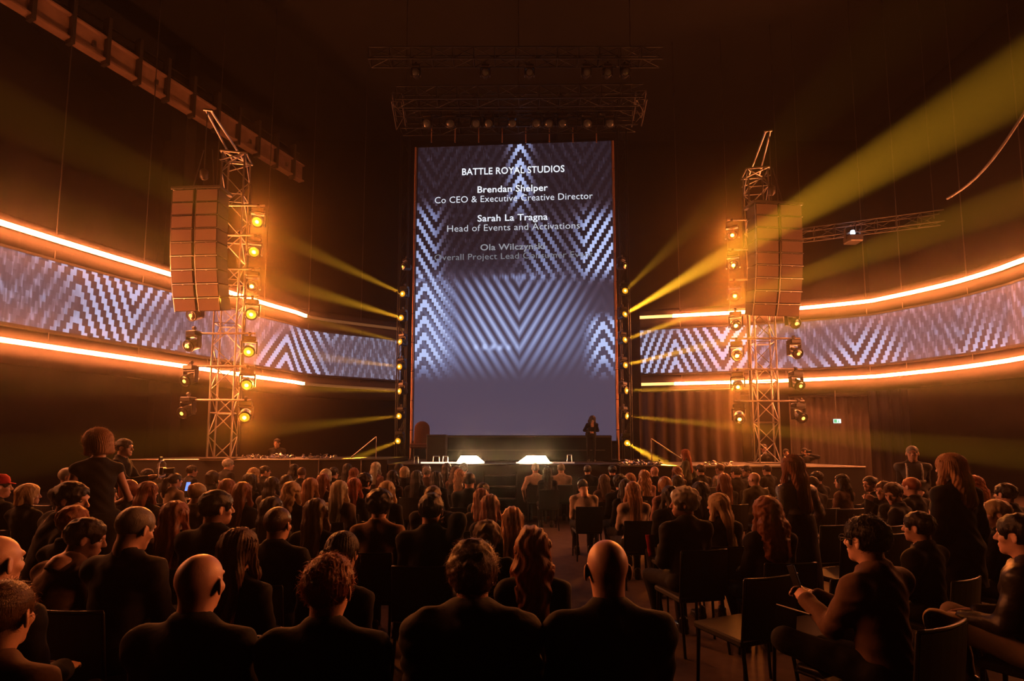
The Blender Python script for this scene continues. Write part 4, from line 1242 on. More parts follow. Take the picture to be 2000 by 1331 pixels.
# ------------------------------------------------------------------ hair (in the head frame)
def f_hair(P, st):
    x, y, z = P[..., 0], P[..., 1], P[..., 2]
    ang = np.arctan2(x, -(y + 0.0))
    ridge = 0.0028 * np.sin(ang * 46 + 6 * np.sin(z * 13 + 2 * ang)) + 0.0016 * np.sin(ang * 91 + 9 * np.sin(z * 9))
    def cap(o, top=0.0): return s_ell(P, (0, -0.016, 0.034 + top), (0.078 + o, 0.099 + o, 0.088 + o))
    face = s_ell(P, (0, 0.135, -0.025), (0.074, 0.085, 0.105))
    ears = np.minimum(*[s_ell(P, (s * 0.088, 0.010, -0.012), (0.03, 0.034, 0.042)) for s in (-1, 1)])
    nape = -(z + 0.062) - 0.25 * (y + 0.05)
    if st in ('short', 'crop', 'spiky', 'quiff', 'sides', 'curly_short'):
        o = {'short': 0.014, 'crop': 0.007, 'spiky': 0.020, 'quiff': 0.015, 'sides': 0.007, 'curly_short': 0.030}[st]
        d = cap(o, 0.004)
        if st == 'quiff': d = smin(d, s_ell(P, (0, 0.055, 0.115), (0.05, 0.045, 0.028)), 0.03)
        if st == 'curly_short':
            d = smin(d, s_ell(P, (0, -0.02, 0.06), (0.108, 0.118, 0.092)), 0.03)
            d = d + 0.010 * wob(P, 95.0, 0.3)
        elif st == 'spiky': d = d + 0.006 * wob(P, 150.0, 0.4) + 0.006 * wob(P, 70, 1.0)
        elif st == 'crop': d = d + ridge * 0.3 + 0.0015 * wob(P, 160, 0.5)
        else: d = d + ridge * 0.9 + 0.0055 * wob(P, 105, 0.5) + 0.003 * wob(P, 230, 0.9)
        d = smax(d, -(face + 0.010 * wob(P, 130, 0.2)), 0.008); d = smax(d, -ears, 0.010); d = smax(d, nape, 0.012)
        if st == 'sides': d = smax(d, z - 0.035 - 0.55 * (y + 0.05) * 0, 0.02)
        return d
    if st == 'bob':
        d = cap(0.022, 0.004)
        for s in (-1, 1): d = smin(d, s_caps(P, V3(s * 0.072, 0.000, 0.02), V3(s * 0.080, 0.018, -0.085), 0.034, 0.026), 0.03)
        d = smin(d, s_caps(P, V3(0, -0.075, 0.03), V3(0, -0.082, -0.085), 0.075, 0.072, np.array([0.85, 1.3, 1], f32)), 0.03)
        d = d + ridge * 1.2; d = smax(d, -face, 0.010)
        return smax(d, -(z + 0.112), 0.02)
    if st == 'updo':
        d = cap(0.014, 0.002)
        d = smin(d, s_ell(P, (0, -0.105, 0.070), (0.045, 0.042, 0.042)) + 0.004 * wob(P, 120, 0.2), 0.014)
        d = d + ridge; d = smax(d, -face, 0.012); d = smax(d, -ears, 0.01)
        return smax(d, nape, 0.012)
    if st == 'pony':
        d = cap(0.012, 0.002) + ridge
        d = smax(d, -face, 0.012); d = smax(d, -ears, 0.01); d = smax(d, nape, 0.012)
        a, b, c, e = V3(0, -0.105, 0.045), V3(-0.01, -0.155, 0.02), V3(-0.03, -0.170, -0.12), V3(-0.05, -0.165, -0.27)
        t = smin(s_caps(P, a, b, 0.026, 0.034), smin(s_caps(P, b, c, 0.034, 0.040), s_caps(P, c, e, 0.040, 0.014), 0.02), 0.02)
        return smin(d, t + 0.003 * np.sin(x * 260 + 4 * np.sin(z * 24)) + 0.003 * np.sin(y * 200), 0.015)
    if st in ('long', 'long_wavy', 'long_curly', 'mid', 'half'):
        L = {'long': 0.30, 'long_wavy': 0.26, 'long_curly': 0.20, 'mid': 0.16, 'half': 0.28}[st]
        o = 0.018 if st not in ('long_curly',) else 0.03
        d = cap(o, 0.004)
        w1 = {'long': 0.088, 'long_wavy': 0.100, 'long_curly': 0.125, 'mid': 0.092, 'half': 0.090}[st]
        sq = np.array([0.80, 1.55, 1.0], f32)
        a, b, c = V3(0, -0.060, 0.04), V3(0, -0.105, -0.11), V3(0, -0.150, -0.11 - L)
        d = smin(d, s_caps(P, a, b, 0.075, w1 * 0.84, sq), 0.035)
        d = smin(d, s_caps(P, b, c, w1 * 0.84, w1 * 0.70, sq), 0.03)
        for s in (-1, 1):
            q = V3(s * 0.098, 0.008, -0.13)
            d = smin(d, s_caps(P, V3(s * 0.070, 0.004, 0.03), q, 0.030, 0.028), 0.03)
            d = smin(d, s_caps(P, q, V3(s * (0.112 if st != 'long_curly' else 0.15), -0.04, -0.10 - L * 0.6), 0.028, 0.016), 0.03)
        if st == 'long': d = d + ridge * 1.1 + 0.004 * np.sin(x * 150 + 3 * np.sin(z * 8))
        elif st in ('mid', 'half'): d = d + ridge * 1.1 + 0.003 * np.sin(x * 150 + 3 * np.sin(z * 8))
        elif st == 'long_wavy': d = d + 0.005 * np.sin(x * 130 + 3.0 * np.sin(z * 34)) + 0.004 * np.sin(z * 52 + x * 30) + ridge * 0.6
        else: d = d + 0.010 * wob(P, 85.0, 0.9) + 0.005 * wob(P, 170.0, 0.1)
        return smax(d, -face, 0.010)
    raise KeyError(st)
HAIRS = {}
def hair_mesh(st, fine):
    k = (st, fine)
    if k not in HAIRS:
        h = 0.0055 if fine else 0.010
        lo = {'long': -0.56, 'long_wavy': -0.52, 'long_curly': -0.46, 'mid': -0.40, 'half': -0.55, 'pony': -0.36}.get(st, -0.14)
        V, F = nets(lambda P: f_hair(P, st), (-0.19, -0.26, lo), (0.19, 0.13, 0.175), h)
        if fine:       # loose strands lying on the surface give a soft outline
            rng = np.random.default_rng(len(st) * 7 + 3)
            n = 420 if lo < -0.2 else 1100
            pick = rng.integers(0, len(V), n)
            Q = V[pick].astype(np.float64)
            nv = []; nf = []
            longish = lo < -0.2
            for p in Q:
                d0 = p - np.array([0, -0.015, 0.03]); d0[2] *= 0.35 if longish else 1.0
                nd = d0 / (np.linalg.norm(d0) + 1e-9)
                dn = np.array([0, -0.1, -1.0]) if longish else np.cross(nd, rng.normal(size=3))
                dn = dn - nd * (dn @ nd); dn /= np.linalg.norm(dn) + 1e-9
                L = rng.uniform(0.05, 0.13) if longish else rng.uniform(0.02, 0.05)
                lift = rng.uniform(0.1, 0.28) if longish else rng.uniform(0.12, 0.45)
                sd = np.cross(dn, nd) * 0.0011
                b0 = len(V) + len(nv)
                m = 4
                for j in range(m + 1):
                    t = j / m
                    q = p - nd * 0.002 + dn * L * t + nd * L * lift * math.sin(t * 2.2) * 0.6 + rng.normal(size=3) * 0.0008
                    w = 1 - 0.8 * t
                    nv += [q - sd * w, q + sd * w]
                for j in range(m): nf.append((b0 + 2 * j, b0 + 2 * j + 1, b0 + 2 * j + 3, b0 + 2 * j + 2))
            V = np.concatenate([V, np.array(nv)]); F = np.concatenate([F, np.array(nf)])
        HAIRS[k] = np_mesh('hair', V, F)
    return HAIRS[k]
HAIR_COL = {'black': (0.018, 0.013, 0.011), 'dark': (0.045, 0.028, 0.018), 'brown': (0.17, 0.085, 0.042), 'auburn': (0.38, 0.125, 0.05), 'red': (0.5, 0.12, 0.035),
            'straw': (0.66, 0.36, 0.17), 'blonde': (0.80, 0.54, 0.28), 'pale': (0.92, 0.76, 0.52), 'grey': (0.38, 0.34, 0.31), 'white': (0.72, 0.66, 0.60)}
def hair_mat(c):
    col = HAIR_COL[c] + (1,)
    return pbr('hair_' + c, col, 0.34, noise=0.45, nscale=9, stretch=(14, 14, 0.9), bump=0.5, bscale=26, translucent=0.34)
CLOTH = {'black': (0.012, 0.011, 0.011), 'navy': (0.02, 0.022, 0.032), 'charcoal': (0.035, 0.032, 0.031), 'brown': (0.14, 0.075, 0.05), 'beige': (0.42, 0.30, 0.20), 'cream': (0.66, 0.52, 0.40),
         'olive': (0.10, 0.09, 0.05), 'grey': (0.20, 0.17, 0.16), 'red': (0.45, 0.02, 0.015), 'tan': (0.34, 0.20, 0.12), 'rose': (0.50, 0.28, 0.24), 'white': (0.72, 0.66, 0.6), 'denim': (0.10, 0.11, 0.15)}
def cloth_mat(c):
    if c == 'sequin': return pbr('cloth_sequin', (0.10, 0.085, 0.08, 1), 0.16, 0.9, noise=0.5, nscale=160, bump=1.0, bscale=150)
    if c == 'goldsequin': return pbr('cloth_goldsequin', (0.75, 0.55, 0.4, 1), 0.16, 0.9, noise=0.5, nscale=160, bump=1.0, bscale=150)
    if c == 'leather': return pbr('cloth_leather', (0.02, 0.015, 0.013, 1), 0.42, 0.0, noise=0.2, nscale=14, bump=0.5, bscale=22, spec=0.35)
    return pbr('cloth_' + c, CLOTH[c] + (1,), 0.85, noise=0.18, nscale=30, bump=0.35, bscale=24, spec=0.25)
SKIN = {'fair': (0.64, 0.36, 0.26), 'mid': (0.48, 0.27, 0.18), 'deep': (0.20, 0.10, 0.065)}
def skin_mat(c): return pbr('skin_' + c, SKIN[c] + (1,), 0.46, noise=0.10, nscale=40, bump=0.08, bscale=240)
M_EYE = pbr('eye_white', (0.65, 0.6, 0.56, 1), 0.2)
M_IRIS = pbr('eye_iris', (0.03, 0.02, 0.015, 1), 0.12)
M_SHOE = pbr('shoe_leather', (0.015, 0.013, 0.012, 1), 0.28, noise=0.2, nscale=12)

# ------------------------------------------------------------------ poses
POSES = {
    'lap': dict(), 'lean': dict(lean=0.22, wl=(-0.09, 0.40, 0.64), wr=(0.09, 0.40, 0.64)), 'bow': dict(lean=0.34, hunch=0.30, wl=(-0.08, 0.46, 0.66), wr=(0.08, 0.46, 0.66)),
    'fold': dict(lean=0.62, hunch=0.32, side=-0.16, wl=(-0.16, 0.50, 0.60), wr=(0.12, 0.48, 0.62)), 'tilt_r': dict(side=0.16, lean=0.08), 'tilt_l': dict(side=-0.16, lean=0.08),
    'inward': dict(side=0.30, lean=0.22, twist=-0.25), 'phone': dict(lean=0.10, wl=(-0.06, 0.36, 0.82), wr=(0.07, 0.36, 0.82)), 'chin': dict(lean=0.14, wr=(0.035, 0.20, 1.065)),
    'chin_l': dict(lean=0.14, wl=(-0.035, 0.20, 1.065)), 'hang': dict(side=-0.03, wl=(-0.26, 0.02, 0.56)), 'ear': dict(wr=(0.14, 0.03, 1.12)),
    'cross': dict(lean=0.10, al=(0.10, 0.40, 0.40), kl=(-1.0, 0.6, 0.55), wl=(-0.05, 0.40, 0.80), wr=(0.06, 0.42, 0.80)), 'kneeup': dict(lean=0.02, ar=(0.10, 0.36, 0.20), al=(-0.12, 0.42, 0.2), kl=(-0.2, 1, 1.0), kr=(0.1, 1, 1.0)),
    'stand': dict(seated=False), 'stand_lean': dict(seated=False, lean=0.12, wl=(-0.12, 0.30, 1.0), wr=(0.20, 0.24, 1.0)), 'stand_cam': dict(seated=False, lean=0.05, wl=(-0.10, 0.40, 1.16), wr=(0.08, 0.38, 1.16)),
    'stand_guard': dict(seated=False, wl=(-0.06, 0.22, 0.98), wr=(0.07, 0.22, 0.98)), 'stand_walk': dict(seated=False, lean=0.06, wl=(-0.24, 0.16, 0.86), wr=(0.25, -0.12, 0.86), al=(-0.09, 0.26, 0.085), ar=(0.09, -0.26, 0.11)),
    'stand_photo': dict(seated=False, lean=0.1, wl=(-0.09, 0.26, 1.50), wr=(0.09, 0.26, 1.50)), 'stand_reach': dict(seated=False, lean=0.10, wr=(0.42, 0.30, 1.02), wl=(-0.22, 0.10, 0.92)),
    'perform': dict(seated=False, lean=0.55, hunch=0.45, wl=(-0.05, 0.26, 1.0), wr=(0.06, 0.26, 1.0)),
}
LIB = {}
def pose_parts(fem, pose, top, bottom, lod):
    key = (fem, pose)
    J = LIB.setdefault(('J',) + key, None) or skeleton(fem, **POSES[pose])
    LIB[('J',) + key] = J
    hb, ht, hl = ((0.016, 0.0105, 0.013), (0.024, 0.016, 0.020), (0.030, 0.020, 0.028))[lod]
    def get(k, fn):
        if k not in LIB: LIB[k] = fn()
        return LIB[k]
    body = get(('B', lod) + key, lambda: g_body(J, hb))
    tp = get(('T', lod, top) + key, lambda: np_mesh('top', *g_top(J, ht, top)))
    bt = get(('L', lod, bottom) + key, lambda: np_mesh('bottom', *g_trousers(J, hl, bottom)))
    return J, body, tp, bt
TOPNAME = {'jacket': 'jacket', 'shirt': 'shirt', 'puffer': 'puffer_jacket', 'coat': 'coat', 'sleeveless': 'sleeveless_top', 'vest': 'shirt'}
def figure(loc, rz, scale, fem, pose, hair, hcol, top, tcol, bottom='trousers', bcol='black', skin='fair', hyaw=0.0, hpitch=0.0, hroll=0.0, lod=1, label='', group=None, collar=None, name='person', lanyard=False, glasses=False):
    J, (bv, bf), tp, bt = pose_parts(fem, pose, top, bottom, lod)
    r = empty(name, loc, rz, label, 'person', group)
    r.scale = (scale,) * 3
    hh = (0.0055, 0.008, 0.011)[lod]
    hv, hf, hm = head(fem, hh)
    RH = rot('Z', hyaw) @ rot('X', -hpitch) @ rot('Y', hroll)
    wz = np.clip((hv[:, 2] + 0.17) / 0.10, 0, 1)[:, None]; wz = wz * wz * (3 - 2 * wz)       # the neck's foot stays on the torso
    foot = hv @ J['R'].T if J['seated'] else hv
    hw = foot * (1 - wz) + (hv @ RH.T) * wz + J['HC']
    Vs, Fs, Ms = [bv, hw], [bf, hf + len(bv)], [np.zeros(len(bf), int), hm]
    n = len(bv) + len(hv)
    hg = (0.0055, 0.008, 0.012)[lod]
    for i, s in enumerate((-1, 1)):
        d = J['W'][i] - J['E'][i]; d = d / np.linalg.norm(d)
        if pose in ('phone', 'chin', 'chin_l', 'stand_cam', 'stand_photo', 'cross') and (pose != 'chin' or s > 0) and (pose != 'chin_l' or s < 0):
            hv2, hf2 = hand(0.95, hg); up = V3(s * 0.8, -0.35, 0.35)
        else:
            hv2, hf2 = hand(0.42, hg); up = V3(s * 0.25, 0.1, 1.0)
        z = up - d * (up @ d); z /= np.linalg.norm(z); x = np.cross(d, z)
        if s > 0: x = -x                                          # mirror: thumb towards the body's middle
        x = x * (1 if (x[0] * -s) > 0 else -1) if abs(x[0]) > 0.2 else x
        B = np.stack([x, d, z], 1)
        w = hv2 * (0.92 if fem else 1.0) @ B.T + J['W'][i]
        f = hf2 if np.linalg.det(B) > 0 else hf2[:, ::-1]
        Vs.append(w); Fs.append(f + n); Ms.append(np.zeros(len(f), int)); n += len(w)
    me = np_mesh('body', np.concatenate(Vs), np.concatenate(Fs), np.concatenate(Ms))
    for m in (skin_mat(skin), M_EYE, M_IRIS): me.materials.append(m)
    o = bpy.data.objects.new('body', me); COL.objects.link(o); o.parent = r
    link_mesh(TOPNAME[top], tp, cloth_mat(tcol), r)
    link_mesh('dress_skirt' if bottom == 'dress' else 'trousers', bt, cloth_mat(bcol), r)
    for i in (0, 1):
        a = J['A'][i]
        fd = J['A'][i] - J['K'][i]
        link_mesh('shoe', SHOE, M_SHOE, r, Matrix.Translation((a[0], a[1], max(0.0, a[2] - 0.085))) @ Matrix.Rotation(-0.1 * (1 if i else -1), 4, 'Z'))
    MH = Matrix.Translation(J['HC']) @ Matrix([list(q) for q in RH]).to_4x4()
    if hair:
        k = 0.95 if fem else 1.0
        ho = link_mesh('hair', hair_mesh(hair, lod == 0), hair_mat(hcol), r, MH @ Matrix.Diagonal((k, k, k, 1)))
    if collar:
        m = MB(); Rn = J['R'] @ rot('X', -0.25); c = J['N'] + J['R'] @ V3(0, 0.006, 0.035)
        pts = [c + Rn @ V3(0.058 * math.cos(t), 0.060 * math.sin(t), 0.0) for t in [2 * math.pi * i / 20 for i in range(21)]]
        m.path(pts, 0.012, 6); m.build('shirt_collar', cloth_mat(collar), r)
    if lanyard:
        m = MB(); pts = []
        for t in [i / 16 for i in range(17)]:
            a = math.pi * t
            pts.append(J['N'] + J['R'] @ V3(0.075 * math.cos(a), -0.072 * math.sin(a) ** 1.0 - 0.012, 0.012 - 0.02 * math.sin(a) + 0.0))
        pts = [J['C'] + J['R'] @ V3(0.06, 0.125, 0.0)] + [J['N'] + J['R'] @ V3(0.082, 0.03, -0.01)] + pts + [J['N'] + J['R'] @ V3(-0.082, 0.03, -0.01), J['C'] + J['R'] @ V3(-0.06, 0.125, 0.0)]
        m.path(pts, 0.006, 5); m.build('lanyard', cloth_mat('black'), r)
    if glasses:
        m = MB()
        for s in (-1, 1):
            m.path([(s * 0.033 + 0.024 * math.cos(t), 0.108, 0.008 + 0.017 * math.sin(t)) for t in [2 * math.pi * i / 14 for i in range(15)]], 0.0022, 5)
            m.path([(s * 0.057, 0.106, 0.012), (s * 0.078, 0.06, 0.012), (s * 0.082, -0.005, 0.012), (s * 0.082, -0.02, -0.002)], 0.002, 5)
        m.path([(-0.009, 0.108, 0.012), (0, 0.110, 0.014), (0.009, 0.108, 0.012)], 0.002, 5)
        m.build('glasses', M_BLACK, r, MH)
    r['_hc'] = [float(q) for q in J['HC']]
    return r, J, MH
# ================================================================== CHAIRS
M_SEAT = pbr('black_upholstery', (0.016, 0.014, 0.013, 1), 0.7, noise=0.2, nscale=40, bump=0.2, bscale=120)
M_FRAME = pbr('black_tube', (0.03, 0.027, 0.025, 1), 0.28, 0.5)
def chair_meshes():
    d = {}
    m = MB(); m.bbox((0, 0.0, 0.435), (0.45, 0.44, 0.045), 0.016); d['seat'] = m.mesh('seat')
    m = MB()
    T = Matrix.Translation((0, -0.222, 0.455)) @ Matrix.Rotation(0.10, 4, 'X')
    n = 6; vs = []
    for i in range(n + 1):                                   # gently curved back panel
        x = -0.215 + 0.43 * i / n; c = -0.025 * (1 - (x / 0.215) ** 2)
        for (y, z) in ((c - 0.011, 0.01), (c - 0.011, 0.375), (c + 0.011, 0.375), (c + 0.011, 0.01)): vs.append(T @ Vector((x, y, z)))
    fs = [(4 * i + j, 4 * i + (j + 1) % 4, 4 * i + 4 + (j + 1) % 4, 4 * i + 4 + j) for i in range(n) for j in range(4)] + [(3, 2, 1, 0), tuple(4 * n + q for q in (0, 1, 2, 3))]
    m.add(vs, fs); d['backrest'] = m.mesh('backrest')
    m = MB()
    pts = [T @ Vector((-0.222, 0, 0.0)), T @ Vector((-0.222, 0, 0.375))] + [T @ Vector((-0.222 + 0.444 * i / 8, -0.025 * (1 - ((-0.222 + 0.444 * i / 8) / 0.222) ** 2), 0.383)) for i in range(9)] + [T @ Vector((0.222, 0, 0.375)), T @ Vector((0.222, 0, 0.0))]
    m.path(pts, 0.009, 6); d['back_frame'] = m.mesh('back_frame')
    for k, (x, y, x2, y2) in {'fl': (-0.2, 0.19, -0.21, 0.205), 'fr': (0.2, 0.19, 0.21, 0.205), 'rl': (-0.2, -0.2, -0.215, -0.265), 'rr': (0.2, -0.2, 0.215, -0.265)}.items():
        m = MB(); m.tube((x, y, 0.43), (x2, y2, 0.0), 0.0145, 0.0125, n=6); d[k] = m.mesh('leg')
    return d
CM = chair_meshes()
def chair(loc, rz, label, group):
    r = empty('chair', loc, rz, label, 'chair', group)
    link_mesh('seat', CM['seat'], M_SEAT, r); link_mesh('backrest', CM['backrest'], M_SEAT, r); link_mesh('back_frame', CM['back_frame'], M_FRAME, r)
    for k in ('fl', 'fr', 'rl', 'rr'): link_mesh('leg', CM[k], M_FRAME, r)
    return r

# ================================================================== THE AUDIENCE (x, y of the top of the head in the photograph)
AUD = []
def A_(x, y, sex, hair, hcol, top, tcol, pose='lap', **k):
    AUD.append(dict(x=x, y=y, fem=sex == 'f', hair=hair, hcol=hcol, top=top, tcol=tcol, pose=pose, **k))
# ---- nearest people
A_(672, 1083, 'm', 'short', 'auburn', 'coat', 'charcoal', hw=1.12, look=-4, lab='person in dark charcoal coat seated behind the head-tipping sitter in black', H=1.245)
A_(378, 1083, 'm', None, 'grey', 'jacket', 'black', look=2, collar='grey', lab='person in black jacket with pale grey collar seated behind the bowing charcoal jacket', H=1.240)
A_(930, 1054, 'm', 'spiky', 'brown', 'puffer', 'charcoal', look=4, lab='person in quilted charcoal puffer jacket seated facing the stage', H=1.265)
A_(1141, 1055, 'm', None, 'dark', 'jacket', 'black', look=3, lab='person in black suit jacket at the aisle end beside the puffer jacket', H=1.270)
A_(30, 1047, 'm', None, 'dark', 'jacket', 'black', look=-30, turn=-12, lab='person in black jacket looking towards the aisle beside the tan shirt', H=1.274)
A_(-2, 1138, 'm', 'crop', 'brown', 'jacket', 'brown', look=12, collar='cream', lab='person in brown jacket with cream collar at the outermost near seat', H=1.197)
A_(497, 1032, 'f', 'long', 'brown', 'shirt', 'black', look=-6, H=1.226)
A_(645, 1036, 'f', 'pony', 'dark', 'shirt', 'black', 'tilt_r', look=-20, H=1.226, lab='person seated in black top with head tipped aside before the charcoal coat')
A_(255, 994, 'm', 'crop', 'grey', 'jacket', 'charcoal', 'lean', look=-30, pitch=16, lab='person in broad charcoal jacket bowing their head down', H=1.254)
A_(172, 1012, 'm', 'short', 'dark', 'shirt', 'tan', 'bow', look=-62, turn=-30, pitch=14, lab='person in tan shirt bent forward with face turned aside', H=1.172)
A_(412, 957, 'm', 'short', 'black', 'jacket', 'black', look=-55, turn=-6, collar='white', lab='person in black suit with white collar looking sharply aside', H=1.341)
A_(166, 941, 'm', 'short', 'black', 'jacket', 'charcoal', 'inward', look=-78, turn=-35, pitch=8, lab='person in dark suit leaning over to talk, face in profile', H=1.346)
A_(545, 993, 'm', 'crop', 'brown', 'jacket', 'black', look=-6)
A_(604, 974, 'f', 'long', 'brown', 'shirt', 'black', look=4)
A_(733, 955, 'm', 'curly_short', 'black', 'shirt', 'tan', look=0, H=1.293, lab='person in loose tan collared shirt with broad back')
A_(850, 963, 'm', 'short', 'black', 'jacket', 'black', 'ear', H=1.312, look=0, lab='person in black jacket raising a hand beside their ear')
A_(943, 1019, 'f', 'curly_short', 'brown', 'shirt', 'black', 'tilt_l', look=8, H=1.150)
A_(1040, 1027, 'f', 'long_wavy', 'auburn', 'shirt', 'black', H=1.200)
A_(1001, 990, 'f', 'long', 'straw', 'shirt', 'black', lab='person in black top between the tan shirt row and the centre aisle', H=1.180)
A_(958, 966, 'f', 'long', 'auburn', 'shirt', 'charcoal', look=-10, H=1.205)
A_(934, 955, 'f', 'mid', 'auburn', 'shirt', 'charcoal', 'phone', pitch=14, held='phone', lab='person in charcoal top reading a lit phone held low', H=1.190)
# ---- cameraman's block, middle rows
A_(57, 946, 'f', 'bob', 'blonde', 'jacket', 'black', look=-55, turn=-15)
A_(136, 915, 'm', 'crop', 'white', 'jacket', 'black', look=-70, turn=-20, H=1.351)
A_(6, 931, 'm', 'crop', 'dark', 'jacket', 'black', look=-50, cap=True, lab='person wearing a red peaked cap and dark jacket', H=1.332)
A_(206, 949, 'm', 'short', 'dark', 'jacket', 'black', look=-60, H=1.192)
A_(204, 987, 'f', 'short', 'auburn', 'shirt', 'black')
A_(351, 979, 'f', 'long', 'auburn', 'shirt', 'tan', look=-14, lab='person in tan top in front of the broad charcoal jacket')
A_(491, 971, 'f', 'long', 'black', 'shirt', 'black', look=0)
A_(262, 938, 'f', 'bob', 'auburn', 'shirt', 'black')
A_(286, 941, 'f', 'long', 'auburn', 'jacket', 'charcoal', look=-12)
A_(344, 924, 'f', 'pony', 'dark', 'jacket', 'beige', 'phone', look=-30, held='phone', lab='person in beige jacket filming with a blue-lit phone')
A_(331, 916, 'm', 'short', 'black', 'jacket', 'black')
A_(377, 909, 'm', 'short', 'dark', 'jacket', 'charcoal', look=-24)
A_(416, 920, 'f', 'bob', 'dark', 'shirt', 'black', 'chin_l', look=10)
A_(414, 944, 'f', 'updo', 'blonde', 'shirt', 'beige', pitch=10)
A_(446, 896, 'm', 'short', 'white', 'jacket', 'charcoal', look=-22, H=1.351)
A_(445, 936, 'f', 'mid', 'auburn', 'shirt', 'black')
A_(467, 942, 'f', 'long', 'auburn', 'shirt', 'charcoal')
A_(497, 914, 'f', 'long_curly', 'blonde', 'shirt', 'black', look=-16)
A_(489, 925, 'f', 'mid', 'black', 'shirt', 'black', 'phone')
A_(519, 910, 'm', 'short', 'dark', 'jacket', 'black', look=-45)
A_(533, 932, 'f', 'long', 'black', 'jacket', 'grey')
A_(560, 928, 'f', 'mid', 'dark', 'shirt', 'black', look=20)
A_(563, 941, 'f', 'long_wavy', 'blonde', 'shirt', 'black', look=-10)
A_(590, 914, 'm', 'crop', 'brown', 'shirt', 'black', look=24)
A_(608, 934, 'f', 'long', 'straw', 'shirt', 'charcoal')
A_(633, 926, 'f', 'mid', 'auburn', 'shirt', 'tan')
A_(638, 917, 'f', 'bob', 'pale', 'shirt', 'charcoal')
A_(656, 913, 'm', 'short', 'black', 'jacket', 'black', look=-10)
A_(657, 939, 'f', 'long', 'pale', 'coat', 'beige', lab='person in beige coat with dark back panel seated beyond the tan shirt')
A_(688, 914, 'f', 'long', 'auburn', 'shirt', 'black', 'tilt_r', look=30)
A_(693, 934, 'f', 'long', 'red', 'shirt', 'black')
A_(714, 924, 'm', 'curly_short', 'black', 'jacket', 'black', look=-35)
A_(737, 903, 'f', 'long', 'pale', 'shirt', 'rose', H=1.312, lab='person in rose shirt right below the stage edge')
A_(757, 940, 'f', 'long', 'blonde', 'shirt', 'black', look=-6)
A_(770, 919, 'f', 'mid', 'dark', 'shirt', 'brown')
A_(793, 912, 'f', 'bob', 'blonde', 'jacket', 'black')
A_(832, 911, 'm', 'short', 'grey', 'jacket', 'brown')
A_(845, 908, 'm', 'short', 'dark', 'jacket', 'black')
A_(851, 921, 'f', 'long', 'dark', 'shirt', 'black')
A_(853, 949, 'm', 'short', 'brown', 'jacket', 'charcoal')
A_(891, 911, 'f', 'long_curly', 'brown', 'shirt', 'brown')
A_(898, 916, 'f', 'long_wavy', 'straw', 'shirt', 'charcoal')
A_(917, 924, 'm', 'crop', 'dark', 'jacket', 'black', collar='white', H=1.293)
A_(944, 942, 'f', 'updo', 'dark', 'shirt', 'black', look=-12, H=1.210)
A_(290, 916, 'f', 'mid', 'black', 'jacket', 'black', look=-30)
A_(812, 919, 'f', 'long', 'dark', 'jacket', 'charcoal')
A_(905, 905, 'm', 'short', 'dark', 'jacket', 'charcoal', look=8)
A_(680, 906, 'f', 'mid', 'black', 'shirt', 'black', look=12)
A_(870, 905, 'f', 'long', 'dark', 'shirt', 'black', look=-8)
A_(775, 906, 'f', 'mid', 'black', 'shirt', 'black', look=6)
A_(575, 907, 'f', 'mid', 'black', 'shirt', 'black', look=-8)
# ---- exit sign block
A_(1048, 906, 'm', 'crop', 'grey', 'shirt', 'cream', 'hang', lanyard=True, lab='person in cream shirt with dark lanyard, arm hanging into the aisle')
A_(1069, 912, 'f', 'long', 'black', 'shirt', 'black')
A_(1093, 906, 'm', 'crop', 'grey', 'shirt', 'cream', lanyard=True, lab='person in cream shirt with lanyard sitting upright below the stage edge')
A_(1150, 909, 'm', 'crop', 'dark', 'jacket', 'black', look=-20)
A_(1193, 909, 'm', 'short', 'black', 'jacket', 'black', look=0)
A_(1141, 938, 'm', 'crop', 'dark', 'shirt', 'cream', 'bow', pitch=34, look=12, H=1.158, collar='black', lab='person in cream shirt bent forward over their knees beside the aisle')
A_(1200, 927, 'f', 'mid', 'brown', 'shirt', 'brown')
A_(1212, 925, 'f', 'bob', 'straw', 'shirt', 'black')
A_(1222, 936, 'f', 'mid', 'dark', 'shirt', 'black', look=-10)
A_(1236, 941, 'f', 'half', 'straw', 'jacket', 'cream', 'phone', look=0, lab='person in cream jacket with sleeves out beside the aisle chairs')
A_(1238, 927, 'm', 'curly_short', 'black', 'jacket', 'black')
A_(1254, 918, 'f', 'long_wavy', 'straw', 'shirt', 'rose')
A_(1279, 912, 'm', None, 'dark', 'jacket', 'black', look=15)
A_(1291, 932, 'f', 'bob', 'straw', 'shirt', 'rose')
A_(1301, 928, 'f', 'mid', 'dark', 'shirt', 'black')
A_(1313, 949, 'f', 'mid', 'dark', 'coat', 'black', 'lean', look=10, lab='person in wide black coat with a red scarf end hanging down')
A_(1320, 911, 'f', 'long_wavy', 'auburn', 'shirt', 'brown')
A_(1368, 907, 'm', 'short', 'black', 'jacket', 'black')
A_(1362, 941, 'f', 'mid', 'black', 'shirt', 'black', look=10)
A_(1357, 951, 'm', 'curly_short', 'white', 'jacket', 'black', look=75, turn=20, H=1.283, lab='person in black jacket turned fully sideways to their neighbour in black coat')
A_(1390, 964, 'f', 'long', 'blonde', 'coat', 'black', look=52, turn=10, bottom='dress', lab='person in black coat, knee bare, turning towards their neighbour', H=1.220)
A_(1407, 907, 'm', 'crop', 'brown', 'jacket', 'goldsequin', look=8, lab='person in glittering gold sequin jacket below the stage wing')
A_(1413, 925, 'f', 'long', 'auburn', 'shirt', 'black', look=-10)
A_(1457, 909, 'm', 'short', 'black', 'jacket', 'charcoal', 'chin_l', look=70, turn=30, glasses=True, lab='person in dark glasses resting a hand against their face')
A_(1472, 924, 'm', None, 'dark', 'shirt', 'olive', look=30)
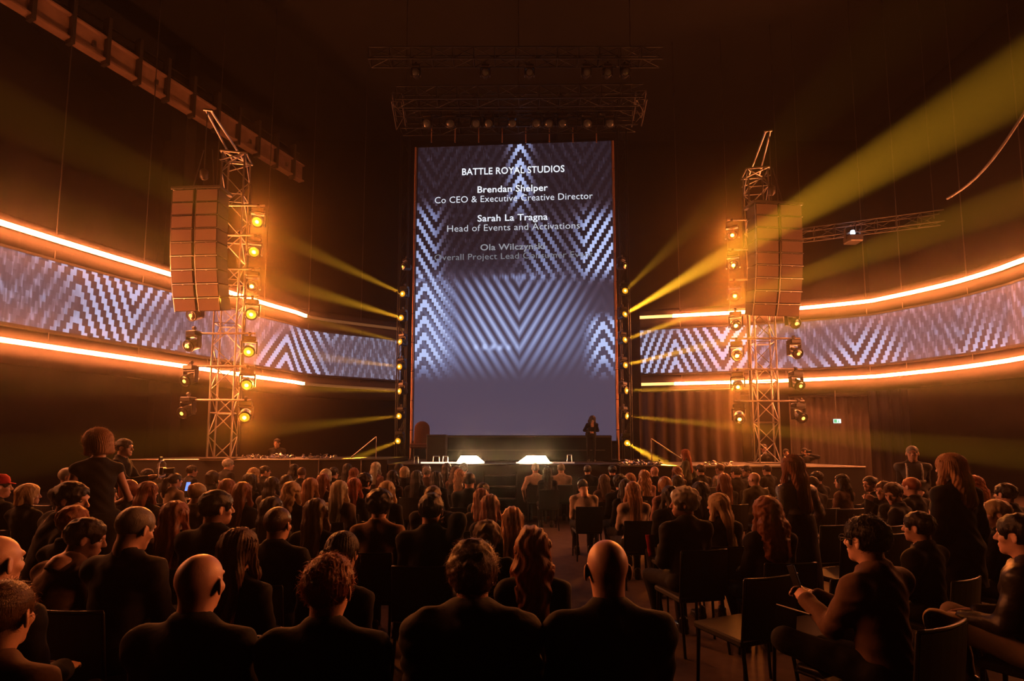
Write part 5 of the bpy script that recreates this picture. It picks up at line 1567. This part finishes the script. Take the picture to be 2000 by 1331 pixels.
A_(1497, 909, 'm', 'crop', 'dark', 'jacket', 'black', collar='white')
A_(1484, 969, 'f', 'long_curly', 'auburn', 'jacket', 'black', look=14, lab='person in black jacket behind the aisle chairs, head tipped', H=1.240)
A_(1588, 921, 'm', 'short', 'dark', 'jacket', 'black', look=40, turn=20)
A_(1594, 932, 'm', 'crop', 'dark', 'shirt', 'charcoal', look=30, turn=20)
A_(1641, 927, 'f', 'mid', 'black', 'jacket', 'brown', look=55, turn=30)
A_(1690, 930, 'f', 'updo', 'dark', 'shirt', 'black', look=80, turn=45)
A_(1712, 940, 'm', 'short', 'brown', 'jacket', 'black', 'chin_l', look=85, turn=50, lab='person in black jacket with a hand at their chin')
A_(1757, 942, 'm', 'quiff', 'brown', 'jacket', 'black', 'lean', look=95, turn=50, pitch=18, lab='person in black jacket looking down beside the hand-at-chin sitter')
A_(1777, 934, 'm', 'crop', 'red', 'jacket', 'black', look=20, turn=30)
A_(1900, 929, 'f', 'long_curly', 'red', 'jacket', 'black', look=20, turn=20)
A_(1961, 944, 'm', 'short', 'black', 'jacket', 'black', look=20, turn=30)
A_(1941, 976, 'm', 'short', 'blonde', 'jacket', 'black', look=60, turn=45, lab='person in black jacket seated just beyond the leather jacket wearer', H=1.200)
A_(1693, 1007, 'm', 'short', 'black', 'jacket', 'brown', 'cross', look=18, turn=42, glasses=True, held='phone', lab='person in brown jacket with glasses, legs crossed, holding phone and paper', H=1.280)
A_(1791, 999, 'm', 'short', 'black', 'jacket', 'black', look=30, turn=42, collar='white', lab='person in black suit with white collar next to the brown jacket', H=1.185)
A_(1990, 1003, 'm', 'short', 'black', 'jacket', 'leather', 'kneeup', look=22, turn=52, bcol='beige', lab='person in black leather jacket and light trousers with knees raised', H=1.250)
A_(1540, 912, 'f', 'mid', 'dark', 'shirt', 'black', look=30, turn=20)
A_(1432, 911, 'm', 'short', 'black', 'jacket', 'black', look=10)

for q in AUD:        # a head seen off axis already shows its side: turn it that much less
    va = math.degrees(math.atan((q['x'] - 1000) / 1050))
    for key, kf, mn in (('turn', 0.6, 3), ('look', 0.55, 13)):
        t = q.get(key, 0)
        if abs(t) >= mn and t * va > 0:
            q[key] = (abs(t) - min(abs(t) + 4, kf * abs(va))) * (1 if t > 0 else -1)
FOCUS = Vector((0.4, 15.5))
N_A = len(AUD)
info = []
for q in AUD:
    J = LIB.get(('J', q['fem'], q['pose'])) or skeleton(q['fem'], **POSES[q['pose']])
    LIB[('J', q['fem'], q['pose'])] = J
    add = {None: 0.117, 'crop': 0.122, 'sides': 0.119, 'curly_short': 0.155, 'spiky': 0.142, 'quiff': 0.145, 'long_curly': 0.15}.get(q['hair'], 0.137)
    if q['fem']: add *= 0.955
    q['hc'] = J['HC']; q['nat'] = J['HC'][2] + add - 0.10 * math.sin(abs(math.radians(q.get('pitch', 0)))) * 0
    q['H'] = q.get('H', q['nat'] * 0.95)
    dp = at_z(q['x'], q['y'], q['H']).y if q['y'] > 900 else 12.0
    q['d'] = min(dp, 12.0)
# ---- seat everybody: oriented footprints (person with chair) are pushed apart on the floor, held near their photo ray
EMPTY = [(1514, 1095, 22), (1626, 1089, 24), (1587, 1053, 14), (1636, 1025, 16), (1663, 1003, 16), (1666, 1046, 18), (1742, 1045, 18), (1846, 1044, 21), (1902, 1042, 21), (1735, 1022, 21), (1340, 1000, -16), (1560, 1010, 6)]
STAND = {'sleeveless': (190, 838, 5.0), 'sequin': (1545, 889, 4.9), 'coat': (1852, 886, 4.3), 'guard': (1781, 872, 8.6), 'walker': (1337, 878, 12.15)}
RW = {'inward': 0.31, 'hang': 0.29, 'ear': 0.28, 'cross': 0.31, 'tilt_r': 0.27, 'tilt_l': 0.27, 'chin': 0.27, 'chin_l': 0.27}
it_p, it_a, it_hw, it_y0, it_y1, it_k, it_lim = [], [], [], [], [], [], []
for q in AUD:
    hp = at_y(q['x'], q['y'], q['d'])
    q['yaw'] = -math.atan2(FOCUS.x - hp.x, FOCUS.y - hp.y) * 0.55 + math.radians(q.get('turn', 0))
    off = Matrix.Rotation(q['yaw'], 2) @ Vector((q['hc'][0], q['hc'][1]))
    it_p.append((hp.x - off.x, hp.y - off.y)); it_a.append(q['yaw'])
    it_hw.append(RW.get(q['pose'], 0.252 if not q['fem'] else 0.230) * 0.96 + (0.03 if q['top'] == 'puffer' else 0.0)); it_y0.append(-0.278); it_y1.append(0.55 if q['pose'] in ('cross', 'kneeup', 'bow', 'fold', 'lean') else 0.50)
    sl = -ray(q['x'], q['y']).z / ray(q['x'], q['y']).y
    k = 0.05 if q['d'] < 2.8 else (0.075 if q['d'] < 5 else 0.11)
    lo, hi = (1.66 - q['H'] * (1 + k)) / max(sl, 1e-4), ((1.66 - q['H'] * (1 - k)) / sl if sl > 1e-4 else 12.05)
    hi = min(hi, 12.05); lo = min(max(lo, 0.95), hi)
    it_lim.append((lo - off.y, hi - off.y)); it_k.append(1.0)
n_a = len(AUD)
for x, y, tn in EMPTY:
    p = at_z(x, y, 0.835); an = math.radians(tn)
    c = Vector((p.x, p.y)) + Matrix.Rotation(an, 2) @ Vector((0, 0.25))
    it_p.append((c.x, c.y)); it_a.append(an); it_hw.append(0.235); it_y0.append(-0.285); it_y1.append(0.23); it_k.append(1.0); it_lim.append((c.y - 0.6, c.y + 0.6))
for nm, (x, y, d) in STAND.items():
    hp = at_y(x, y, d); it_p.append((hp.x, hp.y)); it_a.append(0.0); it_hw.append(0.24); it_y0.append(-0.24); it_y1.append(0.30); it_k.append(0.0); it_lim.append((0, 20))
it_p.append((-0.28, 12.4)); it_a.append(0.0); it_hw.append(0.42); it_y0.append(-0.6); it_y1.append(0.6); it_k.append(0.0); it_lim.append((0, 20))      # the steps
PP = np.array(it_p); P0 = PP.copy(); AN = np.array(it_a); HW = np.array(it_hw); Y0 = np.array(it_y0); Y1 = np.array(it_y1); KM = np.array(it_k); LIM = np.array(it_lim)
ux = np.stack([np.cos(AN), np.sin(AN)], 1); uy = np.stack([-np.sin(AN), np.cos(AN)], 1)
HD = (Y1 - Y0) / 2; MID = (Y0 + Y1) / 2
NI = len(PP)
II, JJ = np.triu_indices(NI, 1)
fill = np.array([1.0 if (i < n_a and (AUD[i]['x'], AUD[i]['y']) in ((812, 919), (905, 905), (680, 906), (870, 905), (775, 906), (575, 907), (290, 916), (1540, 912), (1432, 911))) else 0.0 for i in range(NI)])
TOL = 0.0
for it in range(4000):
    C = PP + uy * MID[:, None]
    dd = C[JJ] - C[II]
    near = (np.abs(dd) < 1.3).all(1)
    i, j, d = II[near], JJ[near], dd[near]
    best = np.full(len(i), 1e9); bax = np.zeros((len(i), 2)); bsc = np.full(len(i), 1e9)
    for na, ax_ in enumerate((ux[i], uy[i], ux[j], uy[j])):
        r_i = HW[i] * np.abs((ux[i] * ax_).sum(1)) + HD[i] * np.abs((uy[i] * ax_).sum(1))
        r_j = HW[j] * np.abs((ux[j] * ax_).sum(1)) + HD[j] * np.abs((uy[j] * ax_).sum(1))
        pr = (d * ax_).sum(1); pen = r_i + r_j - np.abs(pr) - TOL
        sc_ = np.where(pen > 0, pen * (1.7 if na in (0, 2) else 1.0), pen - 1.0)      # rather part in depth than sideways
        better = sc_ < bsc
        bsc = np.where(better, sc_, bsc); best = np.where(better, pen, best); bax = np.where(better[:, None], ax_ * np.where(pr < 0, -1.0, 1.0)[:, None], bax)
    hit = best > 0.0
    if it > 200 and not (best > 0.012).any(): break
    i, j, best, bax = i[hit], j[hit], best[hit], bax[hit]
    ki = KM[i] / np.maximum(KM[i] + KM[j], 1e-6); kj = KM[j] / np.maximum(KM[i] + KM[j], 1e-6)
    mv = np.zeros_like(PP)
    np.add.at(mv, i, -bax * (best * ki * 0.4)[:, None]); np.add.at(mv, j, bax * (best * kj * 0.4)[:, None])
    sp_ = 0.10 * max(0.0, 1 - it / 3200.0) ** 2
    tgt_x = P0[:, 0] * PP[:, 1] / P0[:, 1]                        # stay on the photo's column of pixels
    mv[:, 0] += (tgt_x - PP[:, 0]) * sp_ * (1 - 0.8 * fill); mv[:, 1] += (P0[:, 1] - PP[:, 1]) * sp_ * 0.05
    PP = PP + np.clip(mv, -0.06, 0.06) * np.where(KM > 0, 1.0, 0.0)[:, None]
    PP[:, 1] = np.clip(PP[:, 1], LIM[:, 0], LIM[:, 1])
print('SEATING its', it, 'left over', int((best > 0.012).sum()), 'worst', float(best.max()) if len(best) else 0, 'max px shift', float(np.abs(F_PX * (PP[:n_a, 0] / PP[:n_a, 1] - P0[:n_a, 0] / P0[:n_a, 1])).max()))
ORDW = ['first', 'second', 'third', 'fourth', 'fifth', 'sixth', 'seventh', 'eighth', 'ninth', 'tenth', 'eleventh', 'twelfth', 'thirteenth', 'fourteenth', 'fifteenth', 'sixteenth']
rows = {}
for i, q in enumerate(AUD):
    yaw = q['yaw']
    off = Matrix.Rotation(yaw, 2) @ Vector((q['hc'][0], q['hc'][1]))
    hx, hy = PP[i, 0] + off.x, PP[i, 1] + off.y
    q['d'] = float(hy)
    hp = at_y(q['x'], q['y'], hy)
    q['scale'] = max(0.88, min(1.12, hp.z / q['nat']))
    q['pos'] = Vector((hx - off.x * q['scale'], hy - off.y * q['scale'], 0))
    blk = 'cameraman' if q['x'] < 1035 else 'exit sign'
    q['blk'] = blk; q['row'] = int((12.6 - q['d']) / 0.9)
    rows.setdefault((blk, q['row']), []).append(q)
for (blk, row), lst in rows.items():
    lst.sort(key=lambda q: abs(q['pos'].x - 0.35))
    for k, q in enumerate(lst): q['seat'] = k
COLW = {'black': 'black', 'charcoal': 'charcoal', 'grey': 'grey', 'brown': 'brown', 'tan': 'tan', 'beige': 'beige', 'cream': 'cream', 'rose': 'rose', 'olive': 'olive', 'navy': 'navy'}
M_PHONE = pbr('phone_body', (0.02, 0.02, 0.022, 1), 0.25)
def phone(mat_w, scr, label):
    r = empty('phone', (0, 0, 0), 0, label, 'phone')
    r.matrix_world = mat_w
    MB().bbox((0, 0, 0), (0.074, 0.009, 0.152), 0.004).build('phone_body', M_PHONE, r)
    MB().box((0, -0.0052, 0), (0.066, 0.001, 0.140)).build('phone_screen', scr, r)
SCR_BLUE = glow('phone_blue', (0.10, 0.22, 0.75, 1), 1.6)
SCR_DIM = glow('phone_dim', (0.9, 0.5, 0.3, 1), 0.25)
SCR_WHITE = glow('phone_white', (0.75, 0.85, 1.0, 1), 2.2)
for q in AUD:
    lod = 0 if q['d'] < 3.1 else (1 if q['d'] < 6.4 else 2)
    noun = {'jacket': 'jacket', 'shirt': 'top', 'coat': 'coat', 'puffer': 'puffer jacket'}[q['top']]
    where = f"{ORDW[q['row']]} row from stage, {ORDW[q['seat']]} from aisle, {q['blk']} side"
    lab = q.get('lab') or f"person in {q['tcol']} {noun} seated, {where}"
    r, J, MH = figure(q['pos'], q['yaw'], q['scale'], q['fem'], q['pose'], q['hair'], q['hcol'], q['top'], q['tcol'], q.get('bottom', 'trousers'), q.get('bcol', 'black'), q.get('skin', 'fair'),
                      math.radians(q.get('look', 0)), math.radians(q.get('pitch', 0)), 0.0, lod, lab, 'seated audience', q.get('collar'), 'person', q.get('lanyard', False), q.get('glasses', False))
    if q.get('cap'):
        m = MB(); m.lathe([(0.100, 0.045), (0.102, 0.075), (0.092, 0.115), (0.06, 0.145), (0.0001, 0.153)], 20, Matrix.Translation((0, -0.012, 0)))
        m.build('cap_crown', cloth_mat('red'), r, MH)
        vs = [(0.085 * math.cos(t), 0.06 + 0.075 * math.sin(t), 0.052 - 0.02 * math.sin(t)) for t in [math.pi * i / 10 for i in range(11)]]
        m = MB(); m.add(vs + [(a, b, c + 0.006) for a, b, c in vs], [tuple(range(11)), tuple(range(11, 22))[::-1]] + [(i, i + 1, 12 + i, 11 + i) for i in range(10)]); m.build('cap_peak', cloth_mat('red'), r, MH)
    ch = chair((q['pos'].x, q['pos'].y, 0), q['yaw'], f"black chair occupied, {where}", 'audience chairs')
    ch.scale = (q['scale'] * 0.93, q['scale'], q['scale'])        # seat at the height the sitter sits
    if q.get('held') == 'phone':
        mid = (J['W'][0] + J['W'][1]) / 2 + V3(0, 0.10, 0.09)
        M = Matrix.Translation(q['pos']) @ Matrix.Rotation(q['yaw'], 4, 'Z') @ Matrix.Scale(q['scale'], 4) @ Matrix.Translation(mid) @ Matrix.Rotation(-0.35, 4, 'X')
        if q['x'] > 1600: M = M @ Matrix.Rotation(1.15, 4, 'Z')
        if q['x'] == 344:
            hp = at_y(367, 951, q['pos'].y + 0.28); M = Matrix.Translation(hp) @ Matrix.Rotation(-0.3, 4, 'X')
        phone(M, SCR_BLUE if q['x'] < 500 else SCR_WHITE if q['x'] < 1000 else SCR_DIM, 'phone with glowing blue screen held up by the beige jacket' if q['x'] < 500 else ('phone with white screen held low by the charcoal top' if q['x'] < 1000 else 'phone held by the spectator in brown jacket'))
        if q['x'] > 1600:
            o = tag(MB().bbox((0, 0, 0), (0.15, 0.21, 0.006), 0.002).build('notepad', cloth_mat('white')), 'small white notepad resting on the crossed leg of the brown jacket wearer', 'notepad')
            o.matrix_world = Matrix.Translation(q['pos']) @ Matrix.Rotation(q['yaw'], 4, 'Z') @ Matrix.Scale(q['scale'], 4) @ Matrix.Translation((-0.10, 0.40, 0.735)) @ Matrix.Rotation(0.35, 4, 'Y')

# ---- red details
q = next(k for k in AUD if k['x'] == 1313)
m = MB(); p0 = q['pos']
vs = []
for i in range(7):
    t = i / 6
    for s in (-1, 1): vs.append((-0.27 + s * 0.05 * (1 - 0.3 * t), 0.02 - 0.05 * t + 0.01 * math.sin(i * 2), 0.72 - 0.22 * t))
m.add(vs, [(2 * i, 2 * i + 1, 2 * i + 3, 2 * i + 2) for i in range(6)], True)
o = m.build('scarf', cloth_mat('red')); tag(o, 'red scarf end hanging beside the wide black coat', 'scarf')
o.matrix_world = Matrix.Translation(p0) @ Matrix.Rotation(q['yaw'], 4, 'Z')
sol = o.modifiers.new('thick', 'SOLIDIFY'); sol.thickness = 0.008

# ---- standing people
def stander(x, y, d, fem, pose, hair, hcol, top, tcol, face_deg, label, look=0, pitch=0, bottom='trousers', bcol='black', base=0.0, lod=1, **k):
    J = LIB.get(('J', fem, pose)) or skeleton(fem, **POSES[pose]); LIB[('J', fem, pose)] = J
    hp = at_y(x, y, d)
    add = {None: 0.117, 'crop': 0.122}.get(hair, 0.137) * (0.955 if fem else 1)
    sc = (hp.z - base) / (J['HC'][2] + add)
    yaw = math.radians(face_deg)
    off = Matrix.Rotation(yaw, 2) @ Vector((J['HC'][0], J['HC'][1])) * sc
    return figure((hp.x - off.x, hp.y - off.y, base), yaw, sc, fem, pose, hair, hcol, top, tcol, bottom, bcol, 'fair', math.radians(look), math.radians(pitch), 0, lod, label, None, **k) + (sc, yaw)
stander(190, 838, 5.0, True, 'stand_lean', 'bob', 'straw', 'sleeveless', 'black', 62, 'person standing in black sleeveless top with bare arms near the cameraman', look=20, pitch=10, lod=0)
rc = stander(245, 857, 7.9, False, 'stand_cam', 'short', 'dark', 'shirt', 'black', -75, 'person in black shirt operating a handheld camera rig', look=-8, lod=1)
stander(1545, 889, 4.9, True, 'stand_reach', 'half', 'auburn', 'shirt', 'sequin', 12, 'person standing in dark glittering sequin dress, arm reaching aside', look=8, bottom='dress', bcol='black', lod=0)
stander(1852, 886, 4.3, True, 'stand', 'mid', 'straw', 'coat', 'black', 10, 'person standing in long black coat facing the stage wing', look=8, lod=0)
rg = stander(1781, 872, 8.6, False, 'stand_guard', 'crop', 'grey', 'shirt', 'charcoal', 155, 'person in dark reflective safety vest standing guard with hands clasped', look=-10, lod=1)
stander(1337, 878, 12.15, True, 'stand_walk', 'long', 'red', 'jacket', 'olive', 60, 'person in olive jacket walking along the stage front', look=10, lod=2)
stander(1157, 813, 14.3, True, 'perform', 'long_curly', 'dark', 'shirt', 'black', 180, 'performer in black bending forward on the main deck', pitch=35, base=DZ_C, lod=2)
stander(1492, 868, 16.3, False, 'stand_guard', 'short', 'dark', 'jacket', 'black', 175, 'person in black jacket standing behind the truss tower base', lod=2, collar='white')
stander(1535, 877, 16.2, False, 'stand_guard', 'short', 'dark', 'shirt', 'black', 170, 'person in black shirt watching from behind the wing', lod=2)
rp = stander(1571, 875, 16.0, False, 'stand_photo', 'short', 'dark', 'shirt', 'charcoal', 172, 'person in charcoal shirt photographing from behind the wing', lod=2)
stander(541, 857, 17.0, False, 'stand_guard', 'short', 'dark', 'jacket', 'black', 180, 'person in black jacket standing in shadow behind the tinsel', lod=2)
# reflective vest on the guard
r, J, MH, sc, yaw = rg
R_ = J['R']
M_REFL = pbr('reflective_tape', (0.9, 0.86, 0.8, 1), 0.5, 0.0)
Vv, Fv = nets(lambda P: smax(smax(f_torso(P, J, 0.030), P[..., 2] - (J['N'][2] + 0.0), 0.02), -(P[..., 2] - (J['P'][2] - 0.05)), 0.02), J['P'] - 0.25, J['N'] + 0.25, 0.018)
link_mesh('safety_vest', np_mesh('safety_vest', Vv, Fv), pbr('vest_cloth', (0.05, 0.05, 0.06, 1), 0.7), r)
for z0, z1 in ((J['B'][2] + 0.01, J['B'][2] + 0.06), (J['B'][2] - 0.11, J['B'][2] - 0.06)):
    v_, f_ = nets(lambda P: smax(np.abs(P[..., 2] - (z0 + z1) / 2) - (z1 - z0) / 2, f_torso(P, J, 0.036), 0.004), J['P'] - 0.25, J['N'] + 0.25, 0.018)
    link_mesh('reflective_band', np_mesh('reflective_band', v_, f_), M_REFL, r)
for s in (-1, 1):
    v_, f_ = nets(lambda P: smax(smax(np.abs(P[..., 0] - s * 0.10) - 0.022, f_torso(P, J, 0.036), 0.004), smax(J['B'][2] + 0.03 - P[..., 2], P[..., 2] - J['N'][2], 0.004), 0.004), J['P'] - 0.25, J['N'] + 0.25, 0.018)
    link_mesh('reflective_strap', np_mesh('reflective_strap', v_, f_), M_REFL, r)
# camera rig in the cameraman's hands
def camera_rig(res, label, big):
    r, J, MH, sc, yaw = res
    mid = (J['W'][0] + J['W'][1]) / 2 + V3(0, 0.13, 0.03)
    c = empty('video_camera' if big else 'photo_camera', (0, 0, 0), 0, label, 'camera')
    c.matrix_world = Matrix.Translation(r.location) @ Matrix.Rotation(yaw, 4, 'Z') @ Matrix.Scale(sc, 4) @ Matrix.Translation(mid)
    MB().bbox((0, 0, 0.06), (0.14, 0.09, 0.10), 0.012).build('camera_body', M_BLACK, c)
    MB().lathe([(0.038, 0), (0.042, 0.06), (0.046, 0.12), (0.040, 0.125)], 14, Matrix.Translation((0, 0.04, 0.06)) @ Matrix.Rotation(-math.pi / 2, 4, 'X')).build('lens_barrel', M_FIX, c)
    if big:
        MB().path([(-0.13, 0, -0.02), (-0.13, 0, 0.16), (-0.05, 0, 0.20), (0.05, 0, 0.20), (0.13, 0, 0.16), (0.13, 0, -0.02)], 0.012, 6).build('rig_handle', M_ALU, c)
        MB().bbox((0.0, -0.02, 0.22), (0.12, 0.02, 0.08), 0.006).build('monitor', M_BLACK, c)
        MB().tube((-0.13, 0, -0.02), (0.13, 0, -0.02), 0.012, n=6).build('rig_bar', M_ALU, c)
camera_rig(rc, 'handheld video camera rig held by the person in black shirt', True)
camera_rig(rp, 'photo camera raised by the person behind the wing', False)

# ---- empty chairs on the exit sign side
for i, (x, y, tn) in enumerate(EMPTY):
    c = PP[n_a + i]
    chair((c[0], c[1], 0), math.radians(tn), f"empty black chair on the exit sign side, {ORDW[i]} from the leather jacket wearer's aisle", 'empty chairs')

# ---- upholstered chair on stage, plastic bag by the aisle
p = at_y(821, 822, 14.9)
sc_ = empty('lounge_chair', (p.x, 14.95, DZ_C), 0, 'brown upholstered high-back chair on the main deck beside the screen edge', 'chair')
M_UPH = pbr('brown_upholstery', (0.10, 0.035, 0.022, 1), 0.8, noise=0.2, nscale=14, bump=0.2)
hh = p.z - DZ_C
V_, F_ = nets(lambda P: smax(s_caps(P, V3(0, 0.2, 0.45), V3(0, 0.26, hh - 0.22), 0.23, 0.22, np.array([1, 3.2, 1], f32)), -(P[..., 2] - 0.40), 0.02), (-0.3, 0.0, 0.35), (0.3, 0.5, hh + 0.05), 0.02)
link_mesh('backrest', np_mesh('backrest', V_, F_), M_UPH, sc_)
MB().bbox((0, -0.02, 0.42), (0.5, 0.5, 0.14), 0.04).build('seat', M_UPH, sc_)
for sx in (-1, 1):
    for sy in (-1, 1): MB().tube((sx * 0.2, sy * 0.2 - 0.02, 0.36), (sx * 0.23, sy * 0.23 - 0.02, 0), 0.018, 0.012, n=6).build('leg', M_STEEL, sc_)
q = next(k for k in AUD if k['x'] == 1048)
p = q['pos'] + Vector((-0.46, -0.35, 0))
V_, F_ = nets(lambda P: smin(s_ell(P, (0, 0, 0.13), (0.19, 0.13, 0.15)), s_caps(P, V3(0, 0, 0.2), V3(0.05, 0, 0.34), 0.07, 0.03), 0.05) + 0.014 * wob(P, 32, 0.2) + 0.008 * wob(P, 75, 1.2), (-0.25, -0.2, 0.0), (0.25, 0.2, 0.4), 0.014)
V_[:, 2] = np.maximum(V_[:, 2], 0)
o = link_mesh('plastic_bag', np_mesh('plastic_bag', V_, F_), pbr('white_plastic', (0.7, 0.62, 0.55, 1), 0.35, bump=0.4, bscale=40)); o.location = (p.x, p.y, 0)
tag(o, 'crumpled white plastic bag on the floor beside the aisle', 'bag')
print('PEOPLE', len(AUD), 'tris', sum(len(o.data.polygons) * 2 for o in bpy.data.objects if o.type == 'MESH'))
